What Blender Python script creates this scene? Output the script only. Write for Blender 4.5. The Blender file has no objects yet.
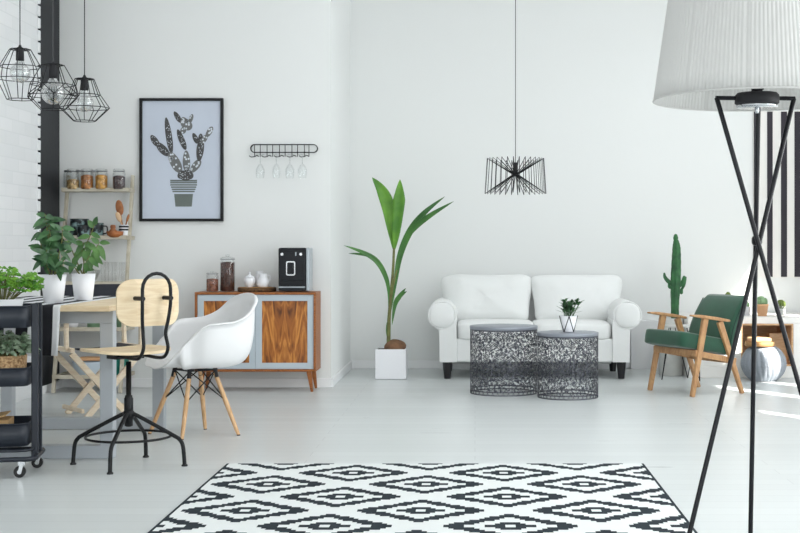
import bpy, math, random
from mathutils import Vector, Matrix, noise
R = math.radians
PI = math.pi
random.seed(7)
C = bpy.context.scene.collection
S = bpy.context.scene

# ------------------------------------------------------------------ camera, light, exposure
F, H, CX, CY = 1300.0, 1.12, 475.0, 248.0      # focal length in pixels, eye height, centre of perspective
def P(px, py, D):
    return Vector(((px-CX)*D/F, D, H-(py-CY)*D/F))

cam_d = bpy.data.cameras.new('camera'); cam = bpy.data.objects.new('camera', cam_d); C.objects.link(cam)
cam.location = (0, 0, H); cam.rotation_euler = (R(90), 0, 0)
cam_d.sensor_width = 36; cam_d.lens = F/800*36
cam_d.shift_x = -(CX-400)/800; cam_d.shift_y = -(266.5-CY)/800
cam_d.clip_end = 200
S.camera = cam

w = bpy.data.worlds.new('world'); S.world = w; w.use_nodes = True
w.node_tree.nodes['Background'].inputs[0].default_value = (0.86, 0.94, 1.0, 1)
w.node_tree.nodes['Background'].inputs[1].default_value = 2.0

sun_d = bpy.data.lights.new('sun', 'SUN'); sun = bpy.data.objects.new('sun', sun_d); C.objects.link(sun)
sun_d.energy = 14; sun_d.angle = R(0.6); sun_d.color = (1, .95, .88)
sdir = Vector((-0.56, 0.83, -0.88))
sun.rotation_euler = sdir.to_track_quat('-Z', 'Y').to_euler()

def area(name, loc, rot, sx, sy, e, col):
    d = bpy.data.lights.new(name, 'AREA'); o = bpy.data.objects.new(name, d); C.objects.link(o)
    d.shape = 'RECTANGLE'; d.size = sx; d.size_y = sy; d.energy = e; d.color = col
    o.location = loc; o.rotation_euler = rot
    return o
COOL = (0.972, 0.992, 1.0)
area('daylight_side_window', (3.36, 3.9, 1.6), (0, R(90), 0), 2.4, 4.6, 120, COOL)      # tall side glazing
area('rear_fill', (0.0, -2.9, 1.95), (R(90), 0, 0), 6.0, 3.4, 124, COOL)     # added fill from behind the camera; the rear wall is solid
area('overhead_fill', (0.9, 7.7, 3.86), (0, 0, 0), 3.6, 3.4, 34, COOL)  # added unseen lamp under the closed ceiling, lifts floor and back wall
area('high_side_fill', (3.36, 8.9, 2.85), (0, R(66), 0), .7, 5.0, 48, COOL)     # added fill high on the right for the wall return; no glazing there                     

vs = S.view_settings
S.display_settings.display_device = 'sRGB'
vs.view_transform = 'Standard'; vs.look = 'None'; vs.gamma = 1; vs.use_curve_mapping = False
vs.exposure = 0.22
S.cycles.transparent_max_bounces = 40

# ------------------------------------------------------------------ materials
def lin(c):
    c = c/255.0
    return c/12.92 if c <= .04045 else ((c+.055)/1.055)**2.4
def rgb(r, g, b): return (lin(r), lin(g), lin(b), 1)

class NT:
    def __init__(s, m): s.t = m.node_tree; s.n = s.t.nodes; s.l = s.t.links
    def new(s, kind, **kw):
        n = s.n.new(kind)
        for k, v in kw.items(): setattr(n, k, v)
        return n
    def link(s, a, b): s.l.new(a, b)
    def math(s, op, a, b=None, c=None):
        n = s.n.new('ShaderNodeMath'); n.operation = op
        for i, v in enumerate((a, b, c)):
            if v is None: continue
            if isinstance(v, (int, float)): n.inputs[i].default_value = v
            else: s.l.new(v, n.inputs[i])
        return n.outputs[0]

def mat(name, col, rough=.5, metal=0, spec=.5, var=0.0, vscale=8.0, bump=0.0, bscale=60.0, col2=None,
        stretch=(1,1,1), rp=(.35,.65), sheen=0, trans=0, emit=None, sub=0):
    m = bpy.data.materials.new(name); m.use_nodes = True
    t = NT(m); b = t.n['Principled BSDF']
    b.inputs['Base Color'].default_value = col
    b.inputs['Roughness'].default_value = rough
    b.inputs['Metallic'].default_value = metal
    b.inputs['Specular IOR Level'].default_value = spec
    if sheen: b.inputs['Sheen Weight'].default_value = sheen
    if trans: b.inputs['Transmission Weight'].default_value = trans
    tc = t.new('ShaderNodeTexCoord'); mp = t.new('ShaderNodeMapping'); mp.inputs['Scale'].default_value = stretch
    t.link(tc.outputs['Object'], mp.inputs[0])
    if var > 0 or col2:
        nz = t.new('ShaderNodeTexNoise'); nz.inputs['Scale'].default_value = vscale; nz.inputs['Detail'].default_value = 6
        t.link(mp.outputs[0], nz.inputs['Vector'])
        mx = t.new('ShaderNodeValToRGB')
        c2 = col2 or tuple(x*(1-var) for x in col[:3])+(1,)
        mx.color_ramp.elements[0].position = rp[0]; mx.color_ramp.elements[0].color = c2
        mx.color_ramp.elements[1].position = rp[1]; mx.color_ramp.elements[1].color = col
        t.link(nz.outputs['Fac'], mx.inputs[0]); t.link(mx.outputs[0], b.inputs['Base Color'])
    if bump > 0:
        n2 = t.new('ShaderNodeTexNoise'); n2.inputs['Scale'].default_value = bscale; n2.inputs['Detail'].default_value = 4
        t.link(mp.outputs[0], n2.inputs['Vector'])
        bp = t.new('ShaderNodeBump'); bp.inputs['Strength'].default_value = bump; bp.inputs['Distance'].default_value = .01
        t.link(n2.outputs['Fac'], bp.inputs['Height']); t.link(bp.outputs[0], b.inputs['Normal'])
    return m

def wood_mat(name, c1, c2, scale=6.0, stretch=(1, 12, 12), rough=.45, dist=3.0):
    m = bpy.data.materials.new(name); m.use_nodes = True
    t = NT(m); b = t.n['Principled BSDF']; b.inputs['Roughness'].default_value = rough
    tc = t.new('ShaderNodeTexCoord'); mp = t.new('ShaderNodeMapping'); mp.inputs['Scale'].default_value = stretch
    t.link(tc.outputs['Object'], mp.inputs[0])
    nz = t.new('ShaderNodeTexNoise'); nz.inputs['Scale'].default_value = scale; nz.inputs['Detail'].default_value = 8
    nz.inputs['Distortion'].default_value = dist
    t.link(mp.outputs[0], nz.inputs['Vector'])
    cr = t.new('ShaderNodeValToRGB'); e = cr.color_ramp.elements
    e[0].position = .3; e[0].color = c2; e[1].position = .62; e[1].color = c1
    t.link(nz.outputs['Fac'], cr.inputs[0]); t.link(cr.outputs[0], b.inputs['Base Color'])
    return m

def thin_glass(name, tint=(.97, .985, .985, 1), refl=.5):
    m = bpy.data.materials.new(name); m.use_nodes = True
    t = NT(m); t.n.remove(t.n['Principled BSDF'])
    out = t.n['Material Output']
    tr = t.new('ShaderNodeBsdfTransparent'); tr.inputs[0].default_value = tint
    gl = t.new('ShaderNodeBsdfGlossy'); gl.inputs['Roughness'].default_value = .04
    lw = t.new('ShaderNodeLayerWeight'); lw.inputs[0].default_value = refl
    mx = t.new('ShaderNodeMixShader')
    f = t.math('MULTIPLY', lw.outputs['Facing'], refl)
    f = t.math('ADD', f, .04)
    t.link(f, mx.inputs[0]); t.link(tr.outputs[0], mx.inputs[1]); t.link(gl.outputs[0], mx.inputs[2])
    t.link(mx.outputs[0], out.inputs[0])
    return m

M = {}
M['wall'] = mat('wall_paint', rgb(235, 237, 236), .85, bump=.05, bscale=120)
M['trim'] = mat('trim_paint', rgb(242, 243, 244), .5)
M['ceiling'] = mat('ceiling_paint', rgb(240, 240, 240), .9)
M['black'] = mat('black_metal', rgb(16, 17, 20), .42, spec=.3)
M['blacklac'] = mat('glossy_black_lacquer', rgb(10, 11, 18), .3, spec=.3)
M['blackmatte'] = mat('matte_black', rgb(26, 26, 30), .7)
M['column'] = mat('charcoal_steel', rgb(34, 36, 41), .5, spec=.3, bump=.08, bscale=30, var=.15, vscale=3)
M['trolley'] = mat('anthracite_lacquer', rgb(36, 41, 50), .4, spec=.35)
M['white_plastic'] = mat('white_plastic', rgb(240, 241, 242), .3)
M['white_pot'] = mat('white_ceramic', rgb(240, 241, 245), .3)
M['sofa'] = mat('white_cotton', rgb(236, 238, 237), .9, bump=.25, bscale=14, sheen=.3)
M['greymetal'] = mat('grey_lacquer_steel', rgb(176, 182, 188), .4)
M['cabgrey'] = mat('pale_grey_lacquer', rgb(192, 203, 211), .5)
M['chrome'] = mat('chrome', rgb(200, 203, 206), .2, metal=1)
M['steel'] = mat('brushed_steel', rgb(150, 155, 158), .35, metal=1)
M['rubber'] = mat('black_rubber', rgb(20, 20, 22), .6)
M['green_velvet'] = mat('green_velvet', rgb(20, 80, 56), .7, sheen=.35, var=.25, vscale=5, bump=.1, bscale=200)
M['green_piping'] = mat('dark_green_piping', rgb(14, 52, 40), .7)
M['glass'] = thin_glass('clear_glass', (.975,.985,.985,1), .38)
M['tumbler'] = thin_glass('tumbler_glass', (.998,.999,.999,1), .14)
M['bulbglass'] = thin_glass('bulb_glass', (.93, .95, .95, 1), .75)
M['leaf'] = mat('dark_green_leaf', rgb(96, 140, 72), .42, col2=rgb(40, 82, 42), vscale=9)
M['leafdk'] = mat('deep_green_leaf', rgb(86, 128, 82), .38, col2=rgb(28, 66, 38), vscale=14)
M['leafbr'] = mat('bright_green_leaf', rgb(126, 178, 56), .5, col2=rgb(62, 128, 32), vscale=22)
M['leafgy'] = mat('grey_green_leaf', rgb(176, 194, 168), .6, col2=rgb(84, 112, 82), vscale=25)
M['palm'] = mat('palm_leaf', rgb(112, 168, 48), .4, col2=rgb(70, 126, 34), vscale=5)
M['palmdk'] = mat('dark_palm_leaf', rgb(80, 134, 58), .4, col2=rgb(48, 98, 42), vscale=5)
M['stem'] = mat('plant_stem', rgb(120, 128, 70), .6, col2=rgb(96, 92, 50), vscale=20)
M['cactus'] = mat('cactus_skin', rgb(52, 112, 62), .55, col2=rgb(30, 76, 44), vscale=14)
M['cactuspale'] = mat('pale_cactus_skin', rgb(150, 182, 140), .7, col2=rgb(116, 150, 106), vscale=30)
M['cactusolive'] = mat('olive_cactus_skin', rgb(112, 130, 58), .7, col2=rgb(74, 92, 40), vscale=30)
M['husk'] = mat('coconut_husk', rgb(140, 104, 76), .85, col2=rgb(92, 64, 46), vscale=12, bump=.4, bscale=80)
M['soil'] = mat('dark_soil', rgb(58, 44, 36), .95, bump=.6, bscale=60)
M['terra'] = mat('pale_terracotta', rgb(226, 176, 134), .8)
M['concrete'] = mat('grey_concrete', rgb(216, 216, 212), .85, var=.1, vscale=10)
M['oak'] = wood_mat('golden_oak', rgb(198, 154, 108), rgb(168, 120, 80), 5, (3, 3, 1))
M['pale'] = wood_mat('pale_birch', rgb(242, 222, 188), rgb(226, 200, 160), 3, (2, 2, 14), rough=.5, dist=1.2)
M['paleX'] = wood_mat('pale_pine', rgb(240, 224, 200), rgb(226, 204, 174), 5, (2, 2, 9), rough=.55, dist=1)
M['beech'] = wood_mat('beech', rgb(224, 184, 140), rgb(200, 154, 108), 6, (8, 8, 1), rough=.5, dist=1)
M['ladder'] = mat('greyed_wood', rgb(206, 200, 184), .6, col2=rgb(182, 172, 152), vscale=12)
M['teak'] = wood_mat('teak_carcass', rgb(170, 104, 50), rgb(124, 68, 28), 6, (2, 6, 10))
M['spoonwood'] = mat('spoon_wood', rgb(170, 110, 66), .6, col2=rgb(134, 80, 44), vscale=20)
M['palespoon'] = mat('pale_spoon_wood', rgb(222, 188, 150), .6)
M['bowlwood'] = mat('orange_bowl_wood', rgb(176, 108, 58), .5, col2=rgb(146, 82, 40), vscale=18)
M['cup'] = mat('mottled_blue_enamel', rgb(142, 172, 172), .3, col2=rgb(22, 28, 32), vscale=20, rp=(.48, .62))
M['canister'] = mat('sage_green_enamel', rgb(118, 152, 122), .4)
M['teal'] = mat('teal_cloth', rgb(24, 120, 104), .8)
M['orangecloth'] = mat('orange_cloth', rgb(226, 176, 130), .8)
M['bluewhite'] = mat('pale_blue_enamel', rgb(206, 218, 228), .4)
M['darkfabric'] = mat('charcoal_canvas', rgb(40, 42, 50), .9, bump=.15, bscale=150)
M['wicker'] = mat('woven_seagrass', rgb(214, 180, 136), .8, col2=rgb(140, 104, 68), vscale=90, bump=.6, bscale=90)
M['cardboard'] = mat('kraft_board', rgb(196, 160, 112), .8, var=.15, vscale=10)
M['cord'] = mat('grey_cord', rgb(60, 60, 62), .7)
M['pouf'] = mat('grey_knit', rgb(146, 152, 160), .95, bump=.5, bscale=70)
M['cubby'] = wood_mat('warm_plywood', rgb(222, 184, 144), rgb(198, 152, 108), 4, (1, 4, 8))
M['bench'] = mat('bench_white', rgb(238, 236, 232), .6)
M['coffee'] = mat('coffee_beans', rgb(92, 52, 36), .6, col2=rgb(48, 24, 18), vscale=60, bump=.8, bscale=90)
M['cocoa'] = mat('brown_pasta', rgb(150, 88, 58), .7, col2=rgb(92, 46, 30), vscale=55, bump=.8, bscale=70)
M['nuts'] = mat('hazelnuts', rgb(222, 188, 130), .6, col2=rgb(110, 78, 40), vscale=38, bump=.8, bscale=40)
M['flakes'] = mat('dried_fruit', rgb(206, 138, 72), .6, col2=rgb(120, 70, 32), vscale=38, bump=.8, bscale=45)
M['chips'] = mat('yellow_pasta', rgb(224, 168, 76), .6, col2=rgb(150, 98, 34), vscale=32, bump=.8, bscale=45)
M['beans'] = mat('dark_beans', rgb(82, 58, 56), .6, col2=rgb(40, 26, 28), vscale=60, bump=.8, bscale=60)
M['paper'] = mat('print_paper', rgb(204, 212, 226), .6, var=.06, vscale=2)
M['inkdk'] = mat('dark_ink', rgb(52, 52, 54), .7, col2=rgb(92, 92, 92), vscale=120)
M['inkgy'] = mat('grey_ink', rgb(112, 114, 114), .7)
M['inkwh'] = mat('white_dot', rgb(214, 220, 228), .7)
M['inkpot'] = mat('grey_green_ink', rgb(106, 114, 110), .7)
M['shell'] = mat('machine_black', rgb(20, 22, 28), .4, spec=.3)
M['silver'] = mat('silver_plastic', rgb(176, 184, 190), .3, metal=.3)
M['bark'] = mat('bark', rgb(120, 88, 56), .9, col2=rgb(70, 46, 28), vscale=50, bump=.7, bscale=50)
M['slice'] = mat('sliced_wood', rgb(176, 132, 84), .7)
M['filigree'] = mat('pierced_zinc', rgb(86, 88, 97), .45, metal=.3, var=.2, vscale=6)
M['filtop'] = mat('zinc_top', rgb(150, 155, 164), .4, metal=.35)
M['darkwood'] = mat('black_stained_leg', rgb(22, 20, 24), .35)
M['white_steel'] = mat('light_bulb_cap', rgb(190, 192, 192), .3, metal=.8)

def planks():
    m = bpy.data.materials.new('white_painted_planks'); m.use_nodes = True
    t = NT(m); b = t.n['Principled BSDF']
    tc = t.new('ShaderNodeTexCoord')
    br = t.new('ShaderNodeTexBrick'); t.link(tc.outputs['Object'], br.inputs['Vector'])
    br.offset = .37; br.inputs['Color1'].default_value = rgb(218, 223, 223); br.inputs['Color2'].default_value = rgb(212, 217, 217)
    br.inputs['Mortar'].default_value = rgb(196, 200, 201)
    br.inputs['Scale'].default_value = 1; br.inputs['Brick Width'].default_value = 2.4; br.inputs['Row Height'].default_value = .14
    br.inputs['Mortar Size'].default_value = .0022; br.inputs['Mortar Smooth'].default_value = .3
    mp = t.new('ShaderNodeMapping'); mp.inputs['Scale'].default_value = (.6, 9, 1); t.link(tc.outputs['Object'], mp.inputs[0])
    nz = t.new('ShaderNodeTexNoise'); nz.inputs['Scale'].default_value = 3; nz.inputs['Detail'].default_value = 5
    t.link(mp.outputs[0], nz.inputs['Vector'])
    mx = t.new('ShaderNodeMixRGB', blend_type='MULTIPLY'); mx.inputs[0].default_value = .10
    t.link(br.outputs['Color'], mx.inputs[1]); t.link(nz.outputs['Fac'], mx.inputs[2])
    t.link(mx.outputs[0], b.inputs['Base Color'])
    rr = t.new('ShaderNodeMapRange'); rr.inputs[3].default_value = .22; rr.inputs[4].default_value = .42
    t.link(nz.outputs['Fac'], rr.inputs[0]); t.link(rr.outputs[0], b.inputs['Roughness'])
    bp = t.new('ShaderNodeBump'); bp.inputs['Strength'].default_value = .12; bp.inputs['Distance'].default_value = .003; bp.invert = True
    t.link(br.outputs['Fac'], bp.inputs['Height']); t.link(bp.outputs[0], b.inputs['Normal'])
    return m
M['floor'] = planks()

def bricks():
    m = bpy.data.materials.new('white_painted_brick'); m.use_nodes = True
    t = NT(m); b = t.n['Principled BSDF']; b.inputs['Roughness'].default_value = .7
    tc = t.new('ShaderNodeTexCoord'); sp = t.new('ShaderNodeSeparateXYZ'); cb = t.new('ShaderNodeCombineXYZ')
    t.link(tc.outputs['Object'], sp.inputs[0]); t.link(sp.outputs[1], cb.inputs[0]); t.link(sp.outputs[2], cb.inputs[1])
    br = t.new('ShaderNodeTexBrick'); t.link(cb.outputs[0], br.inputs['Vector'])
    br.inputs['Color1'].default_value = rgb(238, 239, 240); br.inputs['Color2'].default_value = rgb(230, 232, 233)
    br.inputs['Mortar'].default_value = rgb(228, 230, 231); br.inputs['Scale'].default_value = 1
    br.inputs['Brick Width'].default_value = .26; br.inputs['Row Height'].default_value = .093
    br.inputs['Mortar Size'].default_value = .006; br.inputs['Mortar Smooth'].default_value = .6
    t.link(br.outputs['Color'], b.inputs['Base Color'])
    nz = t.new('ShaderNodeTexNoise'); nz.inputs['Scale'].default_value = 25; t.link(tc.outputs['Object'], nz.inputs['Vector'])
    hh = t.math('SUBTRACT', t.math('MULTIPLY', nz.outputs['Fac'], .5), br.outputs['Fac'])
    bp = t.new('ShaderNodeBump'); bp.inputs['Strength'].default_value = .25; bp.inputs['Distance'].default_value = .003
    t.link(hh, bp.inputs['Height']); t.link(bp.outputs[0], b.inputs['Normal'])
    return m
M['brick'] = bricks()

def rug_mat():
    m = bpy.data.materials.new('woven_diamond_rug'); m.use_nodes = True
    t = NT(m); b = t.n['Principled BSDF']; b.inputs['Roughness'].default_value = .95; b.inputs['Specular IOR Level'].default_value = .15
    tc = t.new('ShaderNodeTexCoord'); sp = t.new('ShaderNodeSeparateXYZ'); t.link(tc.outputs['Object'], sp.inputs[0])
    PX, PY = .744, .615
    X = t.math('SUBTRACT', sp.outputs[0], -.602); Y = t.math('SUBTRACT', sp.outputs[1], 6.43)
    stx, sty = PX/36, PY/26
    X = t.math('MULTIPLY', t.math('ADD', t.math('FLOOR', t.math('DIVIDE', X, stx)), .5), stx)
    Y = t.math('MULTIPLY', t.math('ADD', t.math('FLOOR', t.math('DIVIDE', Y, sty)), .5), sty)
    def cell(ox, oy):
        a = t.math('ADD', X, ox); c = t.math('ADD', Y, oy)
        a = t.math('SUBTRACT', t.math('FLOORED_MODULO', t.math('ADD', a, PX/2), PX), PX/2)
        c = t.math('SUBTRACT', t.math('FLOORED_MODULO', t.math('ADD', c, PY/2), PY), PY/2)
        a = t.math('DIVIDE', t.math('ABSOLUTE', a), PX/2); c = t.math('DIVIDE', t.math('ABSOLUTE', c), PY/2)
        return t.math('ADD', a, c), c
    d1, c1 = cell(0, 0); d2, c2 = cell(PX/2, PY/2)
    d = t.math('MINIMUM', d1, d2)
    def band(lo, hi): return t.math('MULTIPLY', t.math('GREATER_THAN', d, lo), t.math('LESS_THAN', d, hi))
    k = t.math('ADD', band(.08, .29), band(.53, .78))
    # thin horizontal whisker between the tips of neighbouring diamonds
    k = t.math('MINIMUM', k, 1)
    edge = t.math('MAXIMUM', t.math('GREATER_THAN', sp.outputs[0], .858), t.math('LESS_THAN', sp.outputs[0], -1.268))
    k = t.math('MAXIMUM', k, edge)
    mx = t.new('ShaderNodeMixRGB'); mx.inputs[1].default_value = rgb(226, 230, 229); mx.inputs[2].default_value = rgb(44, 52, 58)
    t.link(k, mx.inputs[0]); t.link(mx.outputs[0], b.inputs['Base Color'])
    wv = t.new('ShaderNodeTexNoise'); wv.inputs['Scale'].default_value = 140; t.link(tc.outputs['Object'], wv.inputs['Vector'])
    bp = t.new('ShaderNodeBump'); bp.inputs['Strength'].default_value = .4; bp.inputs['Distance'].default_value = .003
    t.link(wv.outputs['Fac'], bp.inputs['Height']); t.link(bp.outputs[0], b.inputs['Normal'])
    return m
M['rug'] = rug_mat()

def stripes_mat(name, axis, period, phase, duty, ca, cb_):
    m = bpy.data.materials.new(name); m.use_nodes = True
    t = NT(m); b = t.n['Principled BSDF']; b.inputs['Roughness'].default_value = .85
    tc = t.new('ShaderNodeTexCoord'); sp = t.new('ShaderNodeSeparateXYZ'); t.link(tc.outputs['Object'], sp.inputs[0])
    v = t.math('FLOORED_MODULO', t.math('SUBTRACT', sp.outputs[axis], phase), period)
    k = t.math('LESS_THAN', v, duty*period)
    mx = t.new('ShaderNodeMixRGB'); mx.inputs[1].default_value = ca; mx.inputs[2].default_value = cb_
    t.link(k, mx.inputs[0]); t.link(mx.outputs[0], b.inputs['Base Color'])
    return m

def veneer():     # book-matched rosewood
    m = bpy.data.materials.new('bookmatched_rosewood'); m.use_nodes = True
    t = NT(m); b = t.n['Principled BSDF']; b.inputs['Roughness'].default_value = .35
    tc = t.new('ShaderNodeTexCoord'); sp = t.new('ShaderNodeSeparateXYZ'); t.link(tc.outputs['Object'], sp.inputs[0])
    ax = t.math('ABSOLUTE', sp.outputs[0])
    # arches: bands follow z + k*|x|^2
    arch = t.math('ADD', t.math('MULTIPLY', sp.outputs[2], 4.0), t.math('MULTIPLY', t.math('SINE', t.math('MULTIPLY', ax, 30)), .55))
    cb = t.new('ShaderNodeCombineXYZ'); t.link(t.math('MULTIPLY', ax, 14), cb.inputs[0]); t.link(arch, cb.inputs[2])
    nz = t.new('ShaderNodeTexNoise'); nz.inputs['Scale'].default_value = 1.2; nz.inputs['Detail'].default_value = 9; nz.inputs['Distortion'].default_value = 1.6
    t.link(cb.outputs[0], nz.inputs['Vector'])
    cr = t.new('ShaderNodeValToRGB'); e = cr.color_ramp.elements
    e[0].position = .30; e[0].color = rgb(92, 50, 22); e[1].position = .66; e[1].color = rgb(212, 142, 66)
    e2 = cr.color_ramp.elements.new(.48); e2.color = rgb(166, 98, 40)
    t.link(nz.outputs['Fac'], cr.inputs[0]); t.link(cr.outputs[0], b.inputs['Base Color'])
    return m
M['veneer'] = veneer()

def shade_mat():
    m = bpy.data.materials.new('white_pleated_shade'); m.use_nodes = True
    t = NT(m); b = t.n['Principled BSDF']; b.inputs['Base Color'].default_value = rgb(226, 226, 224); b.inputs['Roughness'].default_value = .9
    tl = t.new('ShaderNodeBsdfTranslucent'); tl.inputs[0].default_value = rgb(226, 226, 224)
    mx = t.new('ShaderNodeMixShader'); mx.inputs[0].default_value = .35
    out = t.n['Material Output']
    t.link(b.outputs[0], mx.inputs[1]); t.link(tl.outputs[0], mx.inputs[2]); t.link(mx.outputs[0], out.inputs[0])
    return m
M['shade'] = shade_mat()

# ------------------------------------------------------------------ mesh helpers
def frame_of(d):
    d = d.normalized(); a = Vector((0, 0, 1)) if abs(d.z) < .95 else Vector((1, 0, 0))
    u = d.cross(a).normalized(); return u, d.cross(u).normalized()
class MB:
    def __init__(s): s.v = []; s.f = []; s.sm = []
    def add(s, vs, fs, smooth=False):
        o = len(s.v); s.v += [tuple(x) for x in vs]
        for f in fs: s.f.append(tuple(i+o for i in f)); s.sm.append(smooth)
        return s
    def box(s, c, d, rot=None, taper=1.0):
        vs = []
        for z in (-.5, .5):
            k = taper if z < 0 else 1
            for x, y in ((-.5, -.5), (.5, -.5), (.5, .5), (-.5, .5)):
                p = Vector((x*d[0]*k, y*d[1]*k, z*d[2]))
                if rot is not None: p = rot @ p
                vs.append(p+Vector(c))
        return s.add(vs, [(3, 2, 1, 0), (4, 5, 6, 7), (0, 1, 5, 4), (1, 2, 6, 5), (2, 3, 7, 6), (3, 0, 4, 7)])
    def bar(s, a, b, wd, th, side=None, w2=None, t2=None):      # rectangular bar between two points
        a, b = Vector(a), Vector(b); d = (b-a).normalized()
        if side is None: u, v = frame_of(d)
        else:
            v = d.cross(Vector(side)).normalized(); u = v.cross(d).normalized()
        w2 = w2 or wd; t2 = t2 or th; vs = []
        for p, ww, tt in ((a, wd, th), (b, w2, t2)):
            for i, j in ((-1, -1), (1, -1), (1, 1), (-1, 1)): vs.append(p+u*i*ww/2+v*j*tt/2)
        return s.add(vs, [(3, 2, 1, 0), (4, 5, 6, 7), (0, 1, 5, 4), (1, 2, 6, 5), (2, 3, 7, 6), (3, 0, 4, 7)])
    def tube(s, pts, r, seg=10, closed=False, cap=True):
        pts = [Vector(p) for p in pts]; n = len(pts); rs = r if isinstance(r, (list, tuple)) else [r]*n
        vs = []; fs = []; u = None
        for i, p in enumerate(pts):
            if closed: d = pts[(i+1) % n]-pts[i-1]
            else: d = pts[min(i+1, n-1)]-pts[max(i-1, 0)]
            d = d.normalized()
            if u is None: u, v = frame_of(d)
            else:
                u = (u-d*u.dot(d)).normalized(); v = d.cross(u)
            for k in range(seg):
                a = 2*PI*k/seg; vs.append(p+(u*math.cos(a)+v*math.sin(a))*rs[i])
        for i in range(n if closed else n-1):
            j = (i+1) % n
            for k in range(seg):
                l = (k+1) % seg; fs.append((i*seg+k, i*seg+l, j*seg+l, j*seg+k))
        s.add(vs, fs, True)
        if cap and not closed:
            s.add(vs[:seg], [tuple(range(seg))]); s.add(vs[-seg:], [tuple(range(seg))[::-1]])
        return s
    def lathe(s, prof, c=(0, 0, 0), seg=32, smooth=True, wob=None):
        vs = []; fs = []; c = Vector(c)
        for r, z in prof:
            for k in range(seg):
                a = 2*PI*k/seg; rr = r*(wob(a, z) if wob else 1)
                vs.append(c+Vector((rr*math.cos(a), rr*math.sin(a), z)))
        n = len(prof)
        for i in range(n-1):
            for k in range(seg):
                l = (k+1) % seg; fs.append((i*seg+k, i*seg+l, (i+1)*seg+l, (i+1)*seg+k))
        if prof[0][0] > 1e-5: fs.append(tuple(range(seg))[::-1])
        if prof[-1][0] > 1e-5: fs.append(tuple((n-1)*seg+k for k in range(seg)))
        return s.add(vs, fs, smooth)
    def open_lathe(s, prof, c=(0, 0, 0), seg=32, wob=None):     # no caps
        vs = []; fs = []; c = Vector(c)
        for r, z in prof:
            for k in range(seg):
                a = 2*PI*k/seg; rr = r*(wob(a, z) if wob else 1)
                vs.append(c+Vector((rr*math.cos(a), rr*math.sin(a), z)))
        for i in range(len(prof)-1):
            for k in range(seg):
                l = (k+1) % seg; fs.append((i*seg+k, i*seg+l, (i+1)*seg+l, (i+1)*seg+k))
        return s.add(vs, fs, True)
    def blob(s, c, d, e1=1.0, e2=1.0, nu=24, nv=14, rot=None, amp=0, fs_=3.0):   # superellipsoid
        def pw(x, e): return math.copysign(abs(x)**e, x)
        vs = []; fs = []; c = Vector(c)
        for i in range(nv+1):
            v = -PI/2+PI*i/nv
            for k in range(nu):
                u = 2*PI*k/nu
                p = Vector((pw(math.cos(v), e1)*pw(math.cos(u), e2)*d[0]/2, pw(math.cos(v), e1)*pw(math.sin(u), e2)*d[1]/2, pw(math.sin(v), e1)*d[2]/2))
                if amp: p += p.normalized()*noise.noise((p+c)*fs_)*amp
                if rot is not None: p = rot @ p
                vs.append(p+c)
        for i in range(nv):
            for k in range(nu):
                l = (k+1) % nu; fs.append((i*nu+k, i*nu+l, (i+1)*nu+l, (i+1)*nu+k))
        return s.add(vs, fs, True)
    def prism(s, poly, axis, a, b):       # polygon (2D) extruded along axis from a to b
        def mk(p, t):
            return {'x': (t, p[0], p[1]), 'y': (p[0], t, p[1]), 'z': (p[0], p[1], t)}[axis]
        n = len(poly); vs = [mk(p, a) for p in poly]+[mk(p, b) for p in poly]
        fs = [tuple(range(n)), tuple(range(n, 2*n))[::-1]]+[(i, i+n, (i+1) % n+n, (i+1) % n) for i in range(n)]
        return s.add(vs, fs)
    def leaf(s, base, d, up, L, W, droop=.3, fold=.25, n=7, tip=1.6, lead=.6):
        base, d, up = Vector(base), Vector(d).normalized(), Vector(up)
        side = d.cross(up)
        if side.length < 1e-3: side = d.cross(Vector((1, 0, 0)))
        side.normalize(); nrm = side.cross(d).normalized()
        vs = []; fs = []
        for i in range(n+1):
            t = i/n; c = base+d*L*t-Vector((0, 0, 1))*droop*L*t*t
            wd = W/2*(math.sin(PI*t**lead)**.8 if 0 < t < 1 else .02)
            vs += [c-side*wd+nrm*fold*wd, c, c+side*wd+nrm*fold*wd]
        for i in range(n):
            a = i*3; fs += [(a, a+1, a+4, a+3), (a+1, a+2, a+5, a+4)]
        return s.add(vs, fs, True)
    def build(s, name, m, parent=None, bevel=0, sub=0, solid=0, seg=2):
        me = bpy.data.meshes.new(name); me.from_pydata(s.v, [], s.f); me.update()
        me.polygons.foreach_set('use_smooth', s.sm)
        import bmesh
        bm = bmesh.new(); bm.from_mesh(me); bmesh.ops.recalc_face_normals(bm, faces=bm.faces); bm.to_mesh(me); bm.free()
        o = bpy.data.objects.new(name, me); C.objects.link(o); me.materials.append(M[m] if isinstance(m, str) else m)
        if parent is not None: o.parent = parent
        if solid:
            q = o.modifiers.new('solid', 'SOLIDIFY'); q.thickness = solid; q.offset = 0
        if bevel:
            q = o.modifiers.new('bevel', 'BEVEL'); q.width = bevel; q.segments = seg; q.limit_method = 'ANGLE'
        if sub:
            q = o.modifiers.new('sub', 'SUBSURF'); q.levels = sub; q.render_levels = sub
        return o

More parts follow.
